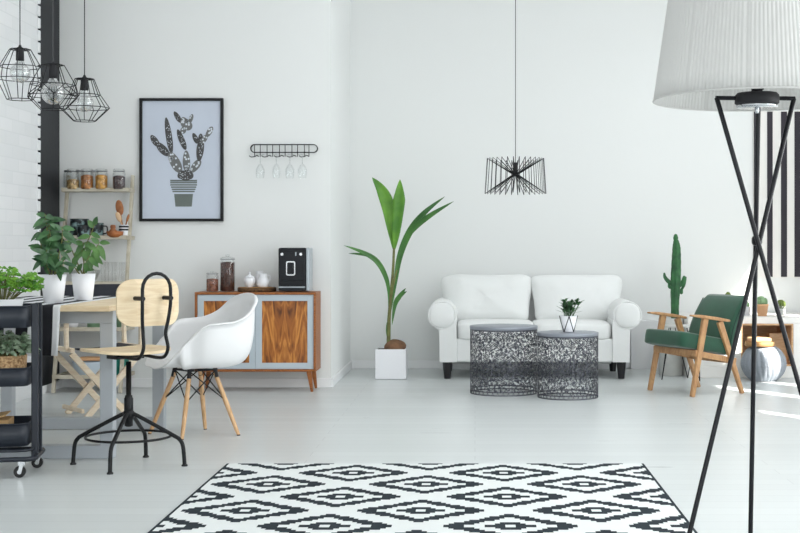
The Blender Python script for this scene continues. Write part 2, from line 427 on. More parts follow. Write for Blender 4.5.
def thing(name, label, cat, loc=(0, 0, 0), rotz=0, group=None):
    o = bpy.data.objects.new(name, None); C.objects.link(o); o.empty_display_size = .1
    o.location = loc; o.rotation_euler = (0, 0, rotz); o['label'] = label; o['category'] = cat
    if group: o['group'] = group
    return o
def tag(o, label, cat, group=None):
    o['label'] = label; o['category'] = cat
    if group: o['group'] = group
    return o
def struct(o): o['kind'] = 'structure'; return o
def kids(o): return [c for c in C.objects if c.parent == o]
def dup(rt, loc, rotz=None, label=None):
    r = rt.copy(); C.objects.link(r); r.location = loc
    if rotz is not None: r.rotation_euler = (0, 0, rotz)
    if label: r['label'] = label
    for ch in kids(rt):
        c = ch.copy(); C.objects.link(c); c.parent = r
        for g in kids(ch):
            d = g.copy(); C.objects.link(d); d.parent = c
    return r
def arcpts(c, r, a0, a1, n, plane='xy'):
    out = []
    for i in range(n+1):
        a = a0+(a1-a0)*i/n; x, y = r*math.cos(a), r*math.sin(a)
        q = {'xy': (x, y, 0), 'xz': (x, 0, y), 'yz': (0, x, y)}[plane]
        out.append(Vector(c)+Vector(q))
    return out
def smooth_path(pts, n=6):
    pts = [Vector(p) for p in pts]; out = []
    for i in range(len(pts)-1):
        p0 = pts[max(i-1, 0)]; p1 = pts[i]; p2 = pts[i+1]; p3 = pts[min(i+2, len(pts)-1)]
        for k in range(n):
            t = k/n
            out.append(.5*((2*p1)+(p2-p0)*t+(2*p0-5*p1+4*p2-p3)*t*t+(3*p1-p0-3*p2+p3)*t**3))
    out.append(pts[-1]); return out
def rrect(w_, h_, r, n=5):
    pts = []
    for cx_, cy_, a0 in ((w_/2-r, h_/2-r, 0), (-w_/2+r, h_/2-r, PI/2), (-w_/2+r, -h_/2+r, PI), (w_/2-r, -h_/2+r, 1.5*PI)):
        for i in range(n+1):
            a = a0+PI/2*i/n; pts.append((cx_+r*math.cos(a), cy_+r*math.sin(a)))
    return pts

# ------------------------------------------------------------------ setting
XL, XR, YA, YB, XJ, ZC = -3.32, 3.40, 10.45, 12.08, -1.158, 3.90
struct(MB().box((0, 4.5, -.05), (7.6, 15.6, .1)).build('floor', 'floor'))
struct(MB().box((0, 4.5, ZC+.05), (7.6, 15.6, .1)).build('ceiling', 'ceiling'))
struct(MB().box(((XL+XJ)/2-.05, YA+.85, ZC/2), (XJ-XL+.1, 1.7, ZC)).build('wall_alcove', 'wall'))
struct(MB().box(((XJ+XR)/2, YB+.1, ZC/2), (XR-XJ+.2, .2, ZC)).build('wall_back', 'wall'))
struct(MB().box((0, -3.1, ZC/2), (7.4, .2, ZC)).build('wall_rear', 'wall'))
# brick wall with toothed end
bw = MB().box((XL-.11, 3.45, ZC/2), (.2, 12.9, ZC))
bw.build('wall_left', 'brick')['kind'] = 'structure'
te = MB(); z = .004
while z < ZC-.09:
    te.box((XL-.03, 9.905+random.uniform(-.004, .004), z+.0395), (.07, .05, .078)); z += .093
te.build('trim_brick_end', 'brick', bevel=.008)['kind'] = 'structure'
col = MB().box((XL-.07, 10.10, ZC/2+.03), (.14, .36, ZC-.06)).box((XL-.085, 10.365, ZC/2+.03), (.13, .17, ZC-.06))
struct(col.build('trim_steel_column', 'column'))
struct(MB().box((XL-.08, 10.18, .03), (.175, .54, .06)).build('baseboard_column', 'trim'))
# right wall with four narrow tall openings that let sun slivers in
wins = [(6.67, .35), (8.27, .43), (9.37, .40), (10.57, .53)]
rw = MB(); zt, zb = 2.45, .12; y0 = -3.2
for (yc, ww) in wins:
    y1 = yc-ww/2
    rw.box((XR+.06, (y0+y1)/2, ZC/2), (.12, y1-y0, ZC))
    rw.box((XR+.06, yc, (ZC+zt)/2), (.12, ww, ZC-zt)).box((XR+.06, yc, zb/2), (.12, ww, zb))
    y0 = yc+ww/2
rw.box((XR+.06, (y0+12.3)/2, ZC/2), (.12, 12.3-y0, ZC))
struct(rw.build('wall_right', 'wall'))
for i, (yc, ww) in enumerate(wins):
    fr = MB()
    for sgn in (-1, 1): fr.box((XR+.06, yc+sgn*(ww/2-.008), (zt+zb)/2), (.05, .016, zt-zb))
    fr.box((XR+.06, yc, zt-.01), (.05, ww, .02)).box((XR+.06, yc, zb+.01), (.05, ww, .02))
    struct(fr.build('window_%d' % (i+1), 'trim'))
bh, bt = .075, .016
struct(MB().box(((XL+XJ)/2, YA-bt/2, bh/2), (XJ-XL, bt, bh)).build('baseboard_alcove', 'trim', bevel=.004))
struct(MB().box((XJ+bt/2, (YA+YB)/2, bh/2), (bt, YB-YA, bh)).build('baseboard_return', 'trim', bevel=.004))
struct(MB().box(((XJ+1.43)/2, YB-bt/2, bh/2), (1.43-XJ, bt, bh)).build('baseboard_back', 'trim', bevel=.004))

struct(MB().box((1.63, YB-.035, .225), (.38, .07, .45)).build('trim_ledge', 'trim', bevel=.004))

# ------------------------------------------------------------------ rug
rg = MB().prism([(-1.28, 3.75), (.870, 3.75), (.870, 6.71), (-1.28, 6.71)], 'z', .001, .008)
tag(rg.build('rug', 'rug'), 'flat woven white rug with charcoal stepped diamonds on the white floor', 'rug')

# ------------------------------------------------------------------ sofa
def make_sofa():
    cx, y0, yb = .508, 11.08, 11.93
    t = thing('sofa', 'white slipcovered two-seat sofa with rolled arms and black tapered legs', 'sofa', (cx, y0, 0))
    W = 1.845; ai = .66         # inner half distance between the arms
    MB().box((0, .42, .245), (2*ai+.02, .80, .20)).build('base', 'sofa', t, bevel=.015)
    MB().box((0, .76, .40), (2*ai+.14, .14, .66)).blob((0, .76, .71), (2*ai+.14, .17, .16), .6, .3, 32, 10).build('back_frame', 'sofa', t, bevel=.03)
    for s in (-1, 1):
        a = MB(); xc = s*(ai+.13)
        prof = []                     # arm cross section: straight panel below, roll above
        for i in range(25):
            an = -PI*.30+(PI*1.62)*i/24
            prof.append((xc+s*.01-s*.124*math.cos(PI-an)*1.0, .545+.124*math.sin(an)))
        prof = [(s*(ai+.005), .145)]+[(s*(ai+.005), .50)]+[(xc+.124*math.cos(q), .545+.124*math.sin(q)) for q in [ (PI if s > 0 else 0)+(-1 if s > 0 else 1)*(-.35+ (PI+1.15)*i/20) for i in range(21)]]+[(s*(ai+.155), .42), (s*(ai+.15), .145)]
        a.prism(prof, 'y', .0, .80)
        arm = a.build('arm', 'sofa', t, bevel=.02, seg=3)
        # roll face with its piping
        fc = MB().blob((xc, 0.0, .545), (.215, .05, .215), .8, 1, 28, 10)
        fc.build('arm_front', 'sofa', arm)
        MB().tube([(xc+.116*math.cos(q), -.002, .545+.116*math.sin(q)) for q in [2*PI*i/40 for i in range(40)]], .004, 6, True).build('piping', 'sofa', arm)
        for yy, rr in ((.06, 1), (.74, 1)):
            MB().lathe([(.026, 0), (.028, .004), (.041, .135), (.041, .148)], (s*(ai+.085), yy, 0), 20).build('leg', 'darkwood', t)
    for s in (-1, 1):
        MB().blob((s*ai/2, .34, .405), (ai+.01, .70, .17), .35, .22, 48, 16, amp=.012, fs_=4).build('seat_cushion', 'sofa', t)
        rot = Matrix.Rotation(R(-12), 3, 'X')
        c = MB(); 
        pts = []
        def pw(x, e): return math.copysign(abs(x)**e, x)
        vs = []; fs = []; nu, nv = 56, 26
        for i in range(nv+1):
            v = -PI/2+PI*i/nv
            for k in range(nu):
                u = 2*PI*k/nu
                x = pw(math.cos(v), .75)*pw(math.cos(u), .28); z = pw(math.cos(v), .75)*pw(math.sin(u), .28)
                y = pw(math.sin(v), 1.0)
                corner = 1+.05*(abs(x)*abs(z))**2
                p = Vector((x*(.388+.018*math.tanh(z*4))*corner, y*.115, z*.212*corner))
                q = p+Vector((s*3.1, 0, 1))
                p += Vector((0, -.022, .006))*noise.noise(Vector((q.x*5, 0, q.z*5)))
                p.y += .014*noise.noise(Vector((q.x*9+q.z*7, 2, q.z*3)))*abs(math.sin(v))
                p.z += .012*noise.noise(Vector((q.x*7, 5, 0)))*(1 if z > .4 else 0)
                vs.append(rot @ p+Vector((s*.402, .56, .668)))
        for i in range(nv):
            for k in range(nu):
                l = (k+1) % nu; fs.append((i*nu+k, i*nu+l, (i+1)*nu+l, (i+1)*nu+k))
        c.add(vs, fs, True); c.build('back_cushion', 'sofa', t)
    return t
make_sofa()

# ------------------------------------------------------------------ pierced round tables
def drum(loc, r, h, label, seed):
    rnd = random.Random(seed)
    t = thing('side_table', label, 'table', loc, 0, 'pierced metal drum tables')
    nu, nv = 150, int(h/.0098)
    # the wall is a fine lattice whose cells are open or closed; corners are jittered so holes look like cut foliage
    z0, z1 = .028, h-.028
    V = []; Fs = []
    for j in range(nv+1):
        for i in range(nu):
            a = 2*PI*(i+(rnd.uniform(-.33, .33)+(.5 if j % 2 else 0)))/nu; z = z0+(z1-z0)*j/nv
            if 0 < j < nv: z += rnd.uniform(-.0034, .0034)
            V.append((r*math.cos(a), r*math.sin(a), z))
    for j in range(nv):
        for i in range(nu):
            l = (i+1) % nu; q = (j*nu+i, j*nu+l, (j+1)*nu+l, (j+1)*nu+i)
            u = noise.noise(Vector((i*.9, j*.35, seed)))
            if (i+j) % 2 == 0 and u < .34 or u < -.22: continue
            if rnd.random() < .16: continue
            Fs.append(q)
    m = MB(); m.add(V, Fs, True); m.build('pierced_wall', 'filigree', t, solid=.0016)
    for za, zb in ((0, .008), (.024, .032), (h-.034, h-.022)):
        k = MB(); k.open_lathe([(r+.0015, za), (r+.0015, zb), (r-.002, zb), (r-.002, za), (r+.0015, za)], seg=72)
        k.build('band', 'filigree', t)
    n = MB()
    for i in range(80):
        a = 2*PI*i/80; b = a+2*PI/160*(1 if i % 2 else -1)*1.6
        n.bar((r*math.cos(a), r*math.sin(a), .006), (r*math.cos(b), r*math.sin(b), .027), .003, .002)
    n.build('foot_fretwork', 'filigree', t)
    MB().lathe([(r-.003, h-.026), (r+.003, h-.024), (r+.004, h-.003), (r+.001, h), (0, h)], seg=72).build('tabletop', 'filtop', t)
    return t
drum((.222, 10.06, 0), .259, .520, 'larger pierced grey metal drum table with bare top before the sofa', 3)
drum((.698, 9.775, 0), .227, .488, 'smaller pierced grey metal drum table with a potted plant on it', 5)

def table_plant():
    D = 9.74; x = (568.5-CX)*D/F
    t = thing('potted_plant', 'small plant with upright leaf rosettes in white pot held in black zigzag wire', 'plant', (x, D, .488))
    h = .125
    pot = MB().lathe([(.044, .004), (.047, .008), (.065, h), (.061, h), (.058, h-.012), (0, h-.014)], seg=28).build('pot', 'white_pot', t)
    MB().lathe([(.057, h-.014), (.03, h-.008), (0, h-.006)], seg=20).build('soil', 'soil', t)
    wz = MB(); n = 4; pts = []
    for i in range(n):
        a = 2*PI*(i)/n-PI/2; b = a+PI/n
        top = (.068*math.cos(a), .068*math.sin(a), h); bot = (.051*math.cos(b), .051*math.sin(b), .005)
        a2 = 2*PI*(i+1)/n-PI/2; top2 = (.068*math.cos(a2), .068*math.sin(a2), h)
        wz.tube([top, bot], .0032, 6).tube([bot, top2], .0032, 6)
    wz.build('wire_holder', 'black', t)
    rnd = random.Random(4); f = MB()
    for st in range(16):
        a = rnd.uniform(0, 2*PI); r0 = rnd.uniform(.0, .04); ln = rnd.uniform(.05, .13)
        b0 = Vector((r0*math.cos(a), r0*math.sin(a), h-.01)); lean = rnd.uniform(.05, .55)
        d = Vector((math.cos(a)*lean, math.sin(a)*lean, 1)).normalized(); e = b0+d*ln
        f.tube([b0, b0+d*ln*.5, e], .0035, 5)
        for k in range(9):
            q = 2*PI*k/9+rnd.random(); el = rnd.uniform(.0, .9)
            f.leaf(e-d*rnd.uniform(0, .03), (math.cos(q), math.sin(q), el+.25), (0, 0, 1), rnd.uniform(.035, .058), .021, .1, .3, 4, lead=1.0)
    for dx, dz in ((-.095, .085), (-.1, .05), (.1, .04), (.09, .075)):
        f.leaf((dx*.3, -.01, h+dz*.4), (dx, -.02, dz*.7), (0, 0, 1), .085, .013, 0, .3, 4, lead=1.1)
    f.build('foliage', 'leafdk', t)
table_plant()

# ------------------------------------------------------------------ coconut palm
def palm():
    D = 11.2; O = P(391.5, 378, D); O.z = 0
    t = thing('potted_palm', 'sprouting coconut palm in square white pot beside the sofa', 'plant', (O.x, O.y, 0))
    q = lambda px, py, dy=0: P(px, py, D)-O+Vector((0, dy, 0))
    h = .257; a = .131
    pot = MB()
    pot.box((0, 0, .004), (2*a, 2*a, .008))
    for sx, sy in ((1, 0), (-1, 0), (0, 1), (0, -1)):
        pot.box((sx*(a-.006), sy*(a-.006), h/2), (.012 if sx else 2*a, .012 if sy else 2*a-.024, h))
    pot.build('pot', 'white_pot', t, bevel=.003)
    MB().box((0, 0, h-.02), (2*a-.026, 2*a-.026, .02)).build('soil', 'soil', t)
    MB().blob((.03, 0, h+.008), (.185, .16, .13), .95, 1, 26, 14, amp=.012, fs_=14).build('coconut', 'husk', t)
    st = MB()
    st.tube(smooth_path([q(388.5, 346), q(389, 320), q(390.5, 300), q(393, 270), q(394, 248)]), [.018-.008*i/24 for i in range(25)], 10)
    st.tube(smooth_path([q(389.5, 318), q(392.5, 290, -.01), q(397, 270, -.01)]), .007, 8)
    st.build('stem', 'stem', t)
    def blade(name, pts, wmax, m, peak=.6, fold=.35, side=None, p=1.0):
        path = smooth_path(pts, 8); n = len(path); f = MB(); vs = []; fs = []
        for i, c in enumerate(path):
            d = (path[min(i+1, n-1)]-path[max(i-1, 0)]).normalized()
            view = Vector((0, -1, .15)).normalized() if side is None else Vector(side)
            s_ = d.cross(view).normalized(); nr = s_.cross(d).normalized()
            tt = i/(n-1)
            g = (tt/peak) if tt < peak else (1-tt)/(1-peak)
            wd = wmax/2*max(.03, math.sin(PI/2*min(g, 1))**p)
            for k in (-1, -.5, 0, .5, 1):
                vs.append(c+s_*wd*k+nr*(fold*wd*abs(k)-.06*wd*(1 if abs(k) == .5 else 0)))
        for i in range(n-1):
            for k in range(4):
                b = i*5+k; fs.append((b, b+1, b+6, b+5))
        f.add(vs, fs, True); return f.build(name, m, t, solid=.0012)
    blade('leaf', [q(394, 252), q(393, 235, .02), q(388, 207, .05), q(381, 190, .07), q(371.5, 177, .08)], .115, 'palm', .55)
    blade('leaf', [q(394, 252), q(396, 235, -.02), q(399, 207, -.05), q(400, 195, -.06), q(400.5, 180, -.07)], .105, 'palm', .6)
    blade('leaf', [q(391, 312), q(395, 285), q(400, 256), q(410, 232, -.03), q(425, 213, -.08), q(445, 197, -.1)], .06, 'palmdk', .62)
    blade('leaf', [q(397, 270), q(404, 243), q(415, 228, -.05), q(432, 215, -.12), q(454, 202, -.16)], .048, 'palmdk', .6)
    blade('leaf', [q(388.5, 322), q(389, 295), q(386, 277, -.02), q(377, 261, -.05), q(363, 252, -.09), q(345.5, 245.5, -.12)], .045, 'palmdk', .6)
    blade('leaf', [q(378, 263, -.04), q(368, 256, -.02), q(358, 254, .02), q(348, 253.5, .04)], .022, 'palmdk', .5)
    blade('leaf', [q(392, 325), q(395, 305), q(400, 296, -.02), q(406, 288, -.03)], .042, 'palmdk', .55)
    blade('leaf', [q(396, 304), q(401, 296, -.01), q(407, 291, -.03)], .025, 'palmdk', .5)
    blade('leaf', [q(389, 344), q(387.5, 332), q(387, 322)], .025, 'palmdk', .5)
palm()

# ------------------------------------------------------------------ green armchair
def armchair():
    t = thing('armchair', 'green velvet armchair with angled oak arms and legs', 'chair', (1.70, 10.11, 0), R(-60.6))
    # local: front is -Y
    for s in (-1, 1):
        x = s*.262
        MB().bar((x, -.225, 0), (x*.985, -.098, .585), .030, .034, (1, 0, 0), .030, .052).build('front_leg', 'oak', t, bevel=.005)
        MB().bar((x, .262, 0), (x*.985, .042, .560), .030, .030, (1, 0, 0), .030, .050).build('rear_leg', 'oak', t, bevel=.005)
        a = MB(); pts = [Vector((x, -.235, .612)), Vector((x, -.15, .604)), Vector((x, 0, .583)), Vector((x, .13, .563))]
        vs = []; fs = []
        for i, p in enumerate(pts):
            wd = (.026, .030, .028, .020)[i]; hh = (.006, .012, .013, .009)[i]
            for u, v in ((-1, -1), (1, -1), (1, 1), (-1, 1)): vs.append(p+Vector((u*wd, 0, v*hh)))
        for i in range(3):
            for k in range(4): fs.append((i*4+k, i*4+(k+1) % 4, i*4+4+(k+1) % 4, i*4+4+k))
        fs += [(3, 2, 1, 0), (12, 13, 14, 15)]
        a.add(vs, fs); a.build('armrest', 'oak', t, bevel=.006, seg=3)
    fr = MB()
    fr.bar((-.262, -.18, .325), (.262, -.18, .325), .05, .022, (0, 0, 1))
    fr.bar((-.262, .16, .255), (.262, .16, .255), .04, .022, (0, 0, 1))
    for s in (-1, 1): fr.bar((s*.236, -.19, .328), (s*.236, .22, .25), .045, .02, (0, 0, 1))
    fr.build('seat_frame', 'oak', t, bevel=.004)
    rot = Matrix.Rotation(R(-10), 3, 'X')
    MB().blob((0, -.055, .393), (.50, .51, .125), .22, .18, 48, 12, rot).build('seat_cushion', 'green_velvet', t)
    # backrest: cushion that narrows upward and leans back
    b = MB(); vs = []; fs = []; n = 14
    sect = rrect(1, .1, .03, 4)
    for i in range(n+1):
        k = i/n; wz = .53-.03*k; th = .105-.02*k
        if i == 0: wz *= .9; th *= .6
        if i == n: wz *= .88; th *= .45
        if i == n-1: wz *= .97; th *= .8
        y = .165+.160*k-.035*math.sin(PI*k); z = .315+.43*k
        for (u, v) in rrect(wz, th, min(.036, th*.45), 4): vs.append((u, y+v, z+v*.35))
    m_ = len(sect)
    for i in range(n):
        for k in range(m_): fs.append((i*m_+k, i*m_+(k+1) % m_, (i+1)*m_+(k+1) % m_, (i+1)*m_+k))
    fs += [tuple(range(m_))[::-1], tuple(n*m_+k for k in range(m_))]
    b.add(vs, fs, True); bk = b.build('backrest', 'green_velvet', t, bevel=0)
    for s in (-1, 1):
        MB().tube([(s*(.264-.015*k), .140+.160*k-.035*math.sin(PI*k), .32+.40*k) for k in [i/10 for i in range(11)]], .0045, 6).build('piping', 'green_piping', bk)
armchair()

# ------------------------------------------------------------------ tripod floor lamp
def floor_lamp():
    x0, D = .911, 4.2
    t = thing('floor_lamp', 'black crossed tripod floor lamp with large white pleated shade', 'lamp', (x0, D, 0))
    zb, hsh = 1.598, .50
    N = 150
    def wob(a, z): return 1+.006*math.sin(a*N)
    sh = MB(); prof = [(.331-.073*k, zb+hsh*k) for k in [i/8 for i in range(9)]]
    vs = []; fs = []; seg = N*6
    for r, z in prof:
        for k in range(seg):
            a = 2*PI*k/seg; rr = r+.0013*math.sin(a*N)-.0035*(1 if (k % (seg//10)) < 3 else 0); vs.append((rr*math.cos(a), rr*math.sin(a), z))
    for i in range(len(prof)-1):
        for k in range(seg):
            l = (k+1) % seg; fs.append((i*seg+k, i*seg+l, (i+1)*seg+l, (i+1)*seg+k))
    sh.add(vs, fs, True); s_ = sh.build('lamp_shade', 'shade', t, solid=.0012)
    for r, z in ((.332, zb), (.259, zb+hsh)):
        rim = MB(); rim.tube([(r*math.cos(q), r*math.sin(q), z) for q in [2*PI*i/72 for i in range(72)]], .0028, 6, True)
        rim.build('rim', 'shade', s_)
    hub = MB().lathe([(.066, 1.584), (.071, 1.587), (.071, 1.612), (.064, 1.620), (0, 1.622)], seg=36).build('hub', 'blackmatte', t)
    MB().lathe([(.066, 1.575), (.066, 1.583), (0, 1.5835)], seg=36).build('chrome_ring', 'chrome', hub)
    MB().lathe([(.006, 1.555), (.008, 1.575), (0, 1.576)], seg=10).build('finial', 'chrome', hub)
    MB().tube([(0, 0, 1.62), (0, 0, 1.70)], .018, 14).build('lamp_holder', 'blackmatte', t)
    MB().blob((0, 0, 1.765), (.095, .095, .12), 1, 1, 20, 12).build('bulb', 'white_pot', t)
    for k in range(3):
        z = 0
    sp = MB()
    for k in range(3):
        a = R(90+120*k); sp.tube([(.02*math.cos(a), .02*math.sin(a), 1.63), (.02*math.cos(a), .02*math.sin(a), 1.66), (.257*math.cos(a), .257*math.sin(a), zb+hsh-.002)], .003, 6)
    sp.build('shade_carrier', 'black', s_)
    off = -4
    for k, az in enumerate((30+off, 150+off, 270+off)):
        a = R(az); top = Vector((.144*math.cos(a), .144*math.sin(a), 1.604)); b = Vector((-.345*math.cos(a), -.345*math.sin(a), 0))
        if k < 2: top = Vector(((.126, -.126)[k], 0, 1.604)); b = Vector(((-.295, .295)[k], -.170, 0))
        if k == 2: top = Vector((0, .025, 1.584)); b = Vector((.0, .16, 0))
        # legs pass each other just off the axis
        tw = Vector((-math.sin(a), math.cos(a), 0))*.010
        l = MB().tube([top+tw, b+tw+Vector((0, 0, .006))], .0080, 12)
        lg = l.build('leg', 'blacklac', t)
        if k < 2: MB().tube([((.06, -.06)[k], 0, 1.604), top+tw*1.0+Vector(((.003, -.003)[k], 0, 0))], .0072, 10).build('leg_bracket', 'blacklac', lg)
        MB().lathe([(.009, 0), (.009, .012), (.006, .014), (0, .0142)], (b+tw)[:], 12).build('foot', 'rubber', lg)
    MB().blob((0, 0, 1.144), (.034, .034, .034), .7, .7, 16, 10).build('clamp', 'blacklac', t)
floor_lamp()

# ------------------------------------------------------------------ open wire pendant above the coffee tables
def wire_pendant():
    D = 10.2; c = P(515.5, 176, D); sc = D/F
    t = thing('pendant_lamp', 'black open wire pendant lamp shaped like a bow tie above the drum tables', 'lamp', (c.x, D, ZC))
    dz = ZC-c.z
    MB().tube([(0, 0, 0), (0, 0, -dz+13*sc)], .0028, 8).build('cord', 'cord', t)
    MB().lathe([(.05, 0), (.05, -.012), (.02, -.03), (0, -.031)], seg=24).build('ceiling_rose', 'blackmatte', t)
    MB().lathe([(.012, 13.5*sc-dz), (.018, 12*sc-dz), (.018, 4*sc-dz), (.026, 3*sc-dz), (.026, 0-dz), (0, -dz-.001)], seg=20).build('socket', 'blackmatte', t)
    f = MB(); n = 30
    rt, rb, zt_, zb_ = .222, .240, 17.5*sc, -17.5*sc
    for i in range(n):
        a = 2*PI*i/n
        d = Vector((math.cos(a), math.sin(a), 0))
        A = d*.024+Vector((0, 0, 2*sc-dz)); T = d*rt+Vector((0, 0, zt_-dz)); B = d*rb+Vector((0, 0, zb_-dz))
        f.tube([A, T, B, A+Vector((0, 0, -.008))], .0030 if i not in (0, 15) else .0042, 5)
    f.build('wire_shade', 'black', t)
wire_pendant()

# ------------------------------------------------------------------ geometric cage pendants over the work table
def cage(px, D, ytop, ysock, levels, n, rotoff, label, bulb_y, bulb_r, clear):
    x = (px-CX)*D/F; sc = D/F
    z = lambda y: H-(y-CY)*sc
    t = thing('pendant_lamp', label, 'lamp', (x, D, ZC), 0, 'black wire cage pendants over the work table')
    MB().tube([(0, 0, 0), (0, 0, z(ysock)-ZC)], .0030, 8).build('cord', 'cord', t)
    MB().lathe([(.045, 0), (.045, -.012), (.02, -.03), (0, -.031)], seg=20).build('ceiling_rose', 'blackmatte', t)
    zz = z(ysock)-ZC
    MB().lathe([(.005, zz+.012), (.01, zz), (.021, zz-.006), (.022, zz-.075), (0, zz-.0755)], seg=20).build('socket', 'blackmatte', t)
    f = MB(); rings = []
    for (r, y, o) in levels:
        rings.append([Vector((r*math.cos(2*PI*(i+o)/n+rotoff), r*math.sin(2*PI*(i+o)/n+rotoff), z(y)-ZC)) for i in range(n)])
    for a, b in zip(rings[:-1], rings[1:]):
        oa = levels[rings.index(a)][2]; ob = levels[rings.index(b)][2]
        for i in range(n):
            f.tube([a[i], b[i]], .0024, 5)
            if oa != ob: f.tube([a[i], b[(i-1) % n] if ob > oa else b[(i+1) % n]], .0024, 5)
    for rg_ in rings:
        for i in range(n): f.tube([rg_[i], rg_[(i+1) % n]], .0024, 5)
    for p in rings[0]: f.tube([p, (0, 0, p.z)], .0022, 5)
    f.build('wire_cage', 'black', t)
    bl = MB(); zc = z(bulb_y)-ZC; zs = zz-.075
    bl.lathe([(0, zc-bulb_r)]+[(bulb_r*math.sin(q), zc-bulb_r*math.cos(q)) for q in [PI*i/16 for i in range(1, 14)]]+[(.016, zs), (.016, zs+.01)], seg=28)
    b_ = bl.build('bulb', 'bulbglass', t)
    fl = MB()
    for k in range(6):
        a = 2*PI*k/6; fl.tube([(.004*math.cos(a), .004*math.sin(a), zs-.01), (.018*math.cos(a), .018*math.sin(a), zc+.01), (.012*math.cos(a+.5), .012*math.sin(a+.5), zc-.02)], .0009, 4)
    fl.build('filament', 'white_steel', b_)
cage(20, 7.2, 49, 47, [(.056, 49.5, 0), (.112, 67, 0), (.122, 79, 0), (.070, 99.5, 0)], 8, .2,
     'rounded black wire cage pendant hanging nearest the white brick wall', 73, .055, 1)
cage(53, 7.0, 64, 64, [(.058, 65, 0), (.118, 85, 0), (.148, 96, .5), (.070, 109.5, .5)], 6, .35,
     'black wire cage pendant with big round clear bulb before the dark column', 93, .062, 1)
cage(84.5, 7.35, 78, 77, [(.052, 79, 0), (.088, 95, 0), (.139, 108, 0), (.062, 121, 0)], 9, .1,
     'diamond-shaped black wire cage pendant hanging beside the ladder shelf wall', 103, .050, 1)

# ------------------------------------------------------------------ framed cactus print
def print_():
    D = YA-.018; c = P(181.5, 159.8, D); w_, h_ = .672, .988
    t = thing('framed_print', 'black framed print of a patterned grey cactus in a pot', 'picture', (c.x, D, c.z))
    f = MB(); b = .022
    for s in (-1, 1):
        f.box((s*(w_/2-b/2), 0, 0), (b, .03, h_)); f.box((0, 0, s*(h_/2-b/2)), (w_-2*b, .03, b))
    f.build('frame', 'black', t, bevel=.002)
    pp = MB().box((0, .006, 0), (w_-2*b, .006, h_-2*b)).build('paper', 'paper', t)
    k = D/F/3.81
    q = lambda x, y: ((x/3.81+130-181.5)*D/F, -(y/3.81+90-159.8)*D/F)
    dk, gy, wh, pt = MB(), MB(), MB(), MB()
    yf = .0015; cnt = [0]
    def pad(m, x0, y0, x1, y1, w__, dots=0, rs=0):
        a = Vector(q(x0, y0)); b_ = Vector(q(x1, y1)); c_ = (a+b_)/2; L = (b_-a).length/2; u = (b_-a).normalized(); v = Vector((-u.y, u.x)); W_ = w__*k/2
        pts = []
        for i in range(28):
            an = 2*PI*i/28; p = c_+u*L*math.cos(an)+v*W_*math.sin(an)*(1+.1*math.cos(an)); pts.append((p.x, p.y))
        cnt[0] += 1; yy = yf-cnt[0]*.00012
        m.prism(pts, 'y', yy, yf+.0015)
        rn = random.Random(int(x0*7+y0))
        for i in range(dots):
            for tries in range(20):
                e, g = rn.uniform(-.8, .8), rn.uniform(-.7, .7)
                if e*e+g*g < .6: break
            p = c_+u*L*e+v*W_*g; r = rs*k/2
            wh.prism([(p.x+r*math.cos(2*PI*j/8), p.y+r*math.sin(2*PI*j/8)) for j in range(8)], 'y', yy-.0003, yy)
    pad(dk, 80, 172, 108, 214, 24, 9, 3); pad(dk, 100, 200, 147, 250, 30, 14, 3)
    pad(dk, 137, 104, 158, 242, 24, 26, 3); pad(gy, 150, 236, 192, 314, 38, 12, 8)
    pad(dk, 168, 82, 194, 124, 19, 4, 3); pad(gy, 196, 110, 232, 150, 38, 9, 8); pad(gy, 226, 128, 238, 92, 15, 3, 6)
    pad(gy, 199, 104, 212, 128, 22, 3, 6); pad(gy, 208, 140, 198, 166, 22, 4, 7)
    pad(dk, 181, 150, 212, 228, 22, 14, 3); pad(gy, 214, 230, 216, 314, 28, 10, 8)
    pad(gy, 232, 314, 268, 266, 28, 7, 8); pad(dk, 262, 272, 272, 186, 28, 18, 3)
    pad(dk, 240, 164, 258, 204, 19, 4, 3); pad(dk, 270, 166, 268, 196, 17, 3, 3)
    pad(gy, 272, 204, 292, 172, 20, 4, 7); pad(gy, 290, 180, 314, 140, 20, 5, 8)
    pad(dk, 183, 334, 212, 312, 30, 8, 3); pad(dk, 208, 306, 238, 336, 30, 8, 3); pad(dk, 188, 328, 234, 328, 34, 10, 3)
    def quad(m, x0, y0, x1, y1, x2, y2, x3, y3): m.prism([q(x0, y0), q(x1, y1), q(x2, y2), q(x3, y3)], 'y', yf, yf+.0015)
    xs = 0
    for i in range(6):
        y = 342+i*8.4; ins = max(0, (i-2))*3.0
        quad(pt, 153+ins, y, 255-ins, y, 255-ins, y+(5.4 if i else 7), 153+ins, y+(5.4 if i else 7))
    quad(pt, 168, 396, 240, 396, 235, 444, 173, 444)
    dk.build('printed_pads_dark', 'inkdk', pp); gy.build('printed_pads_grey', 'inkgy', pp)
    wh.build('printed_dots', 'inkwh', pp); pt.build('printed_pot', 'inkpot', pp)
print_()

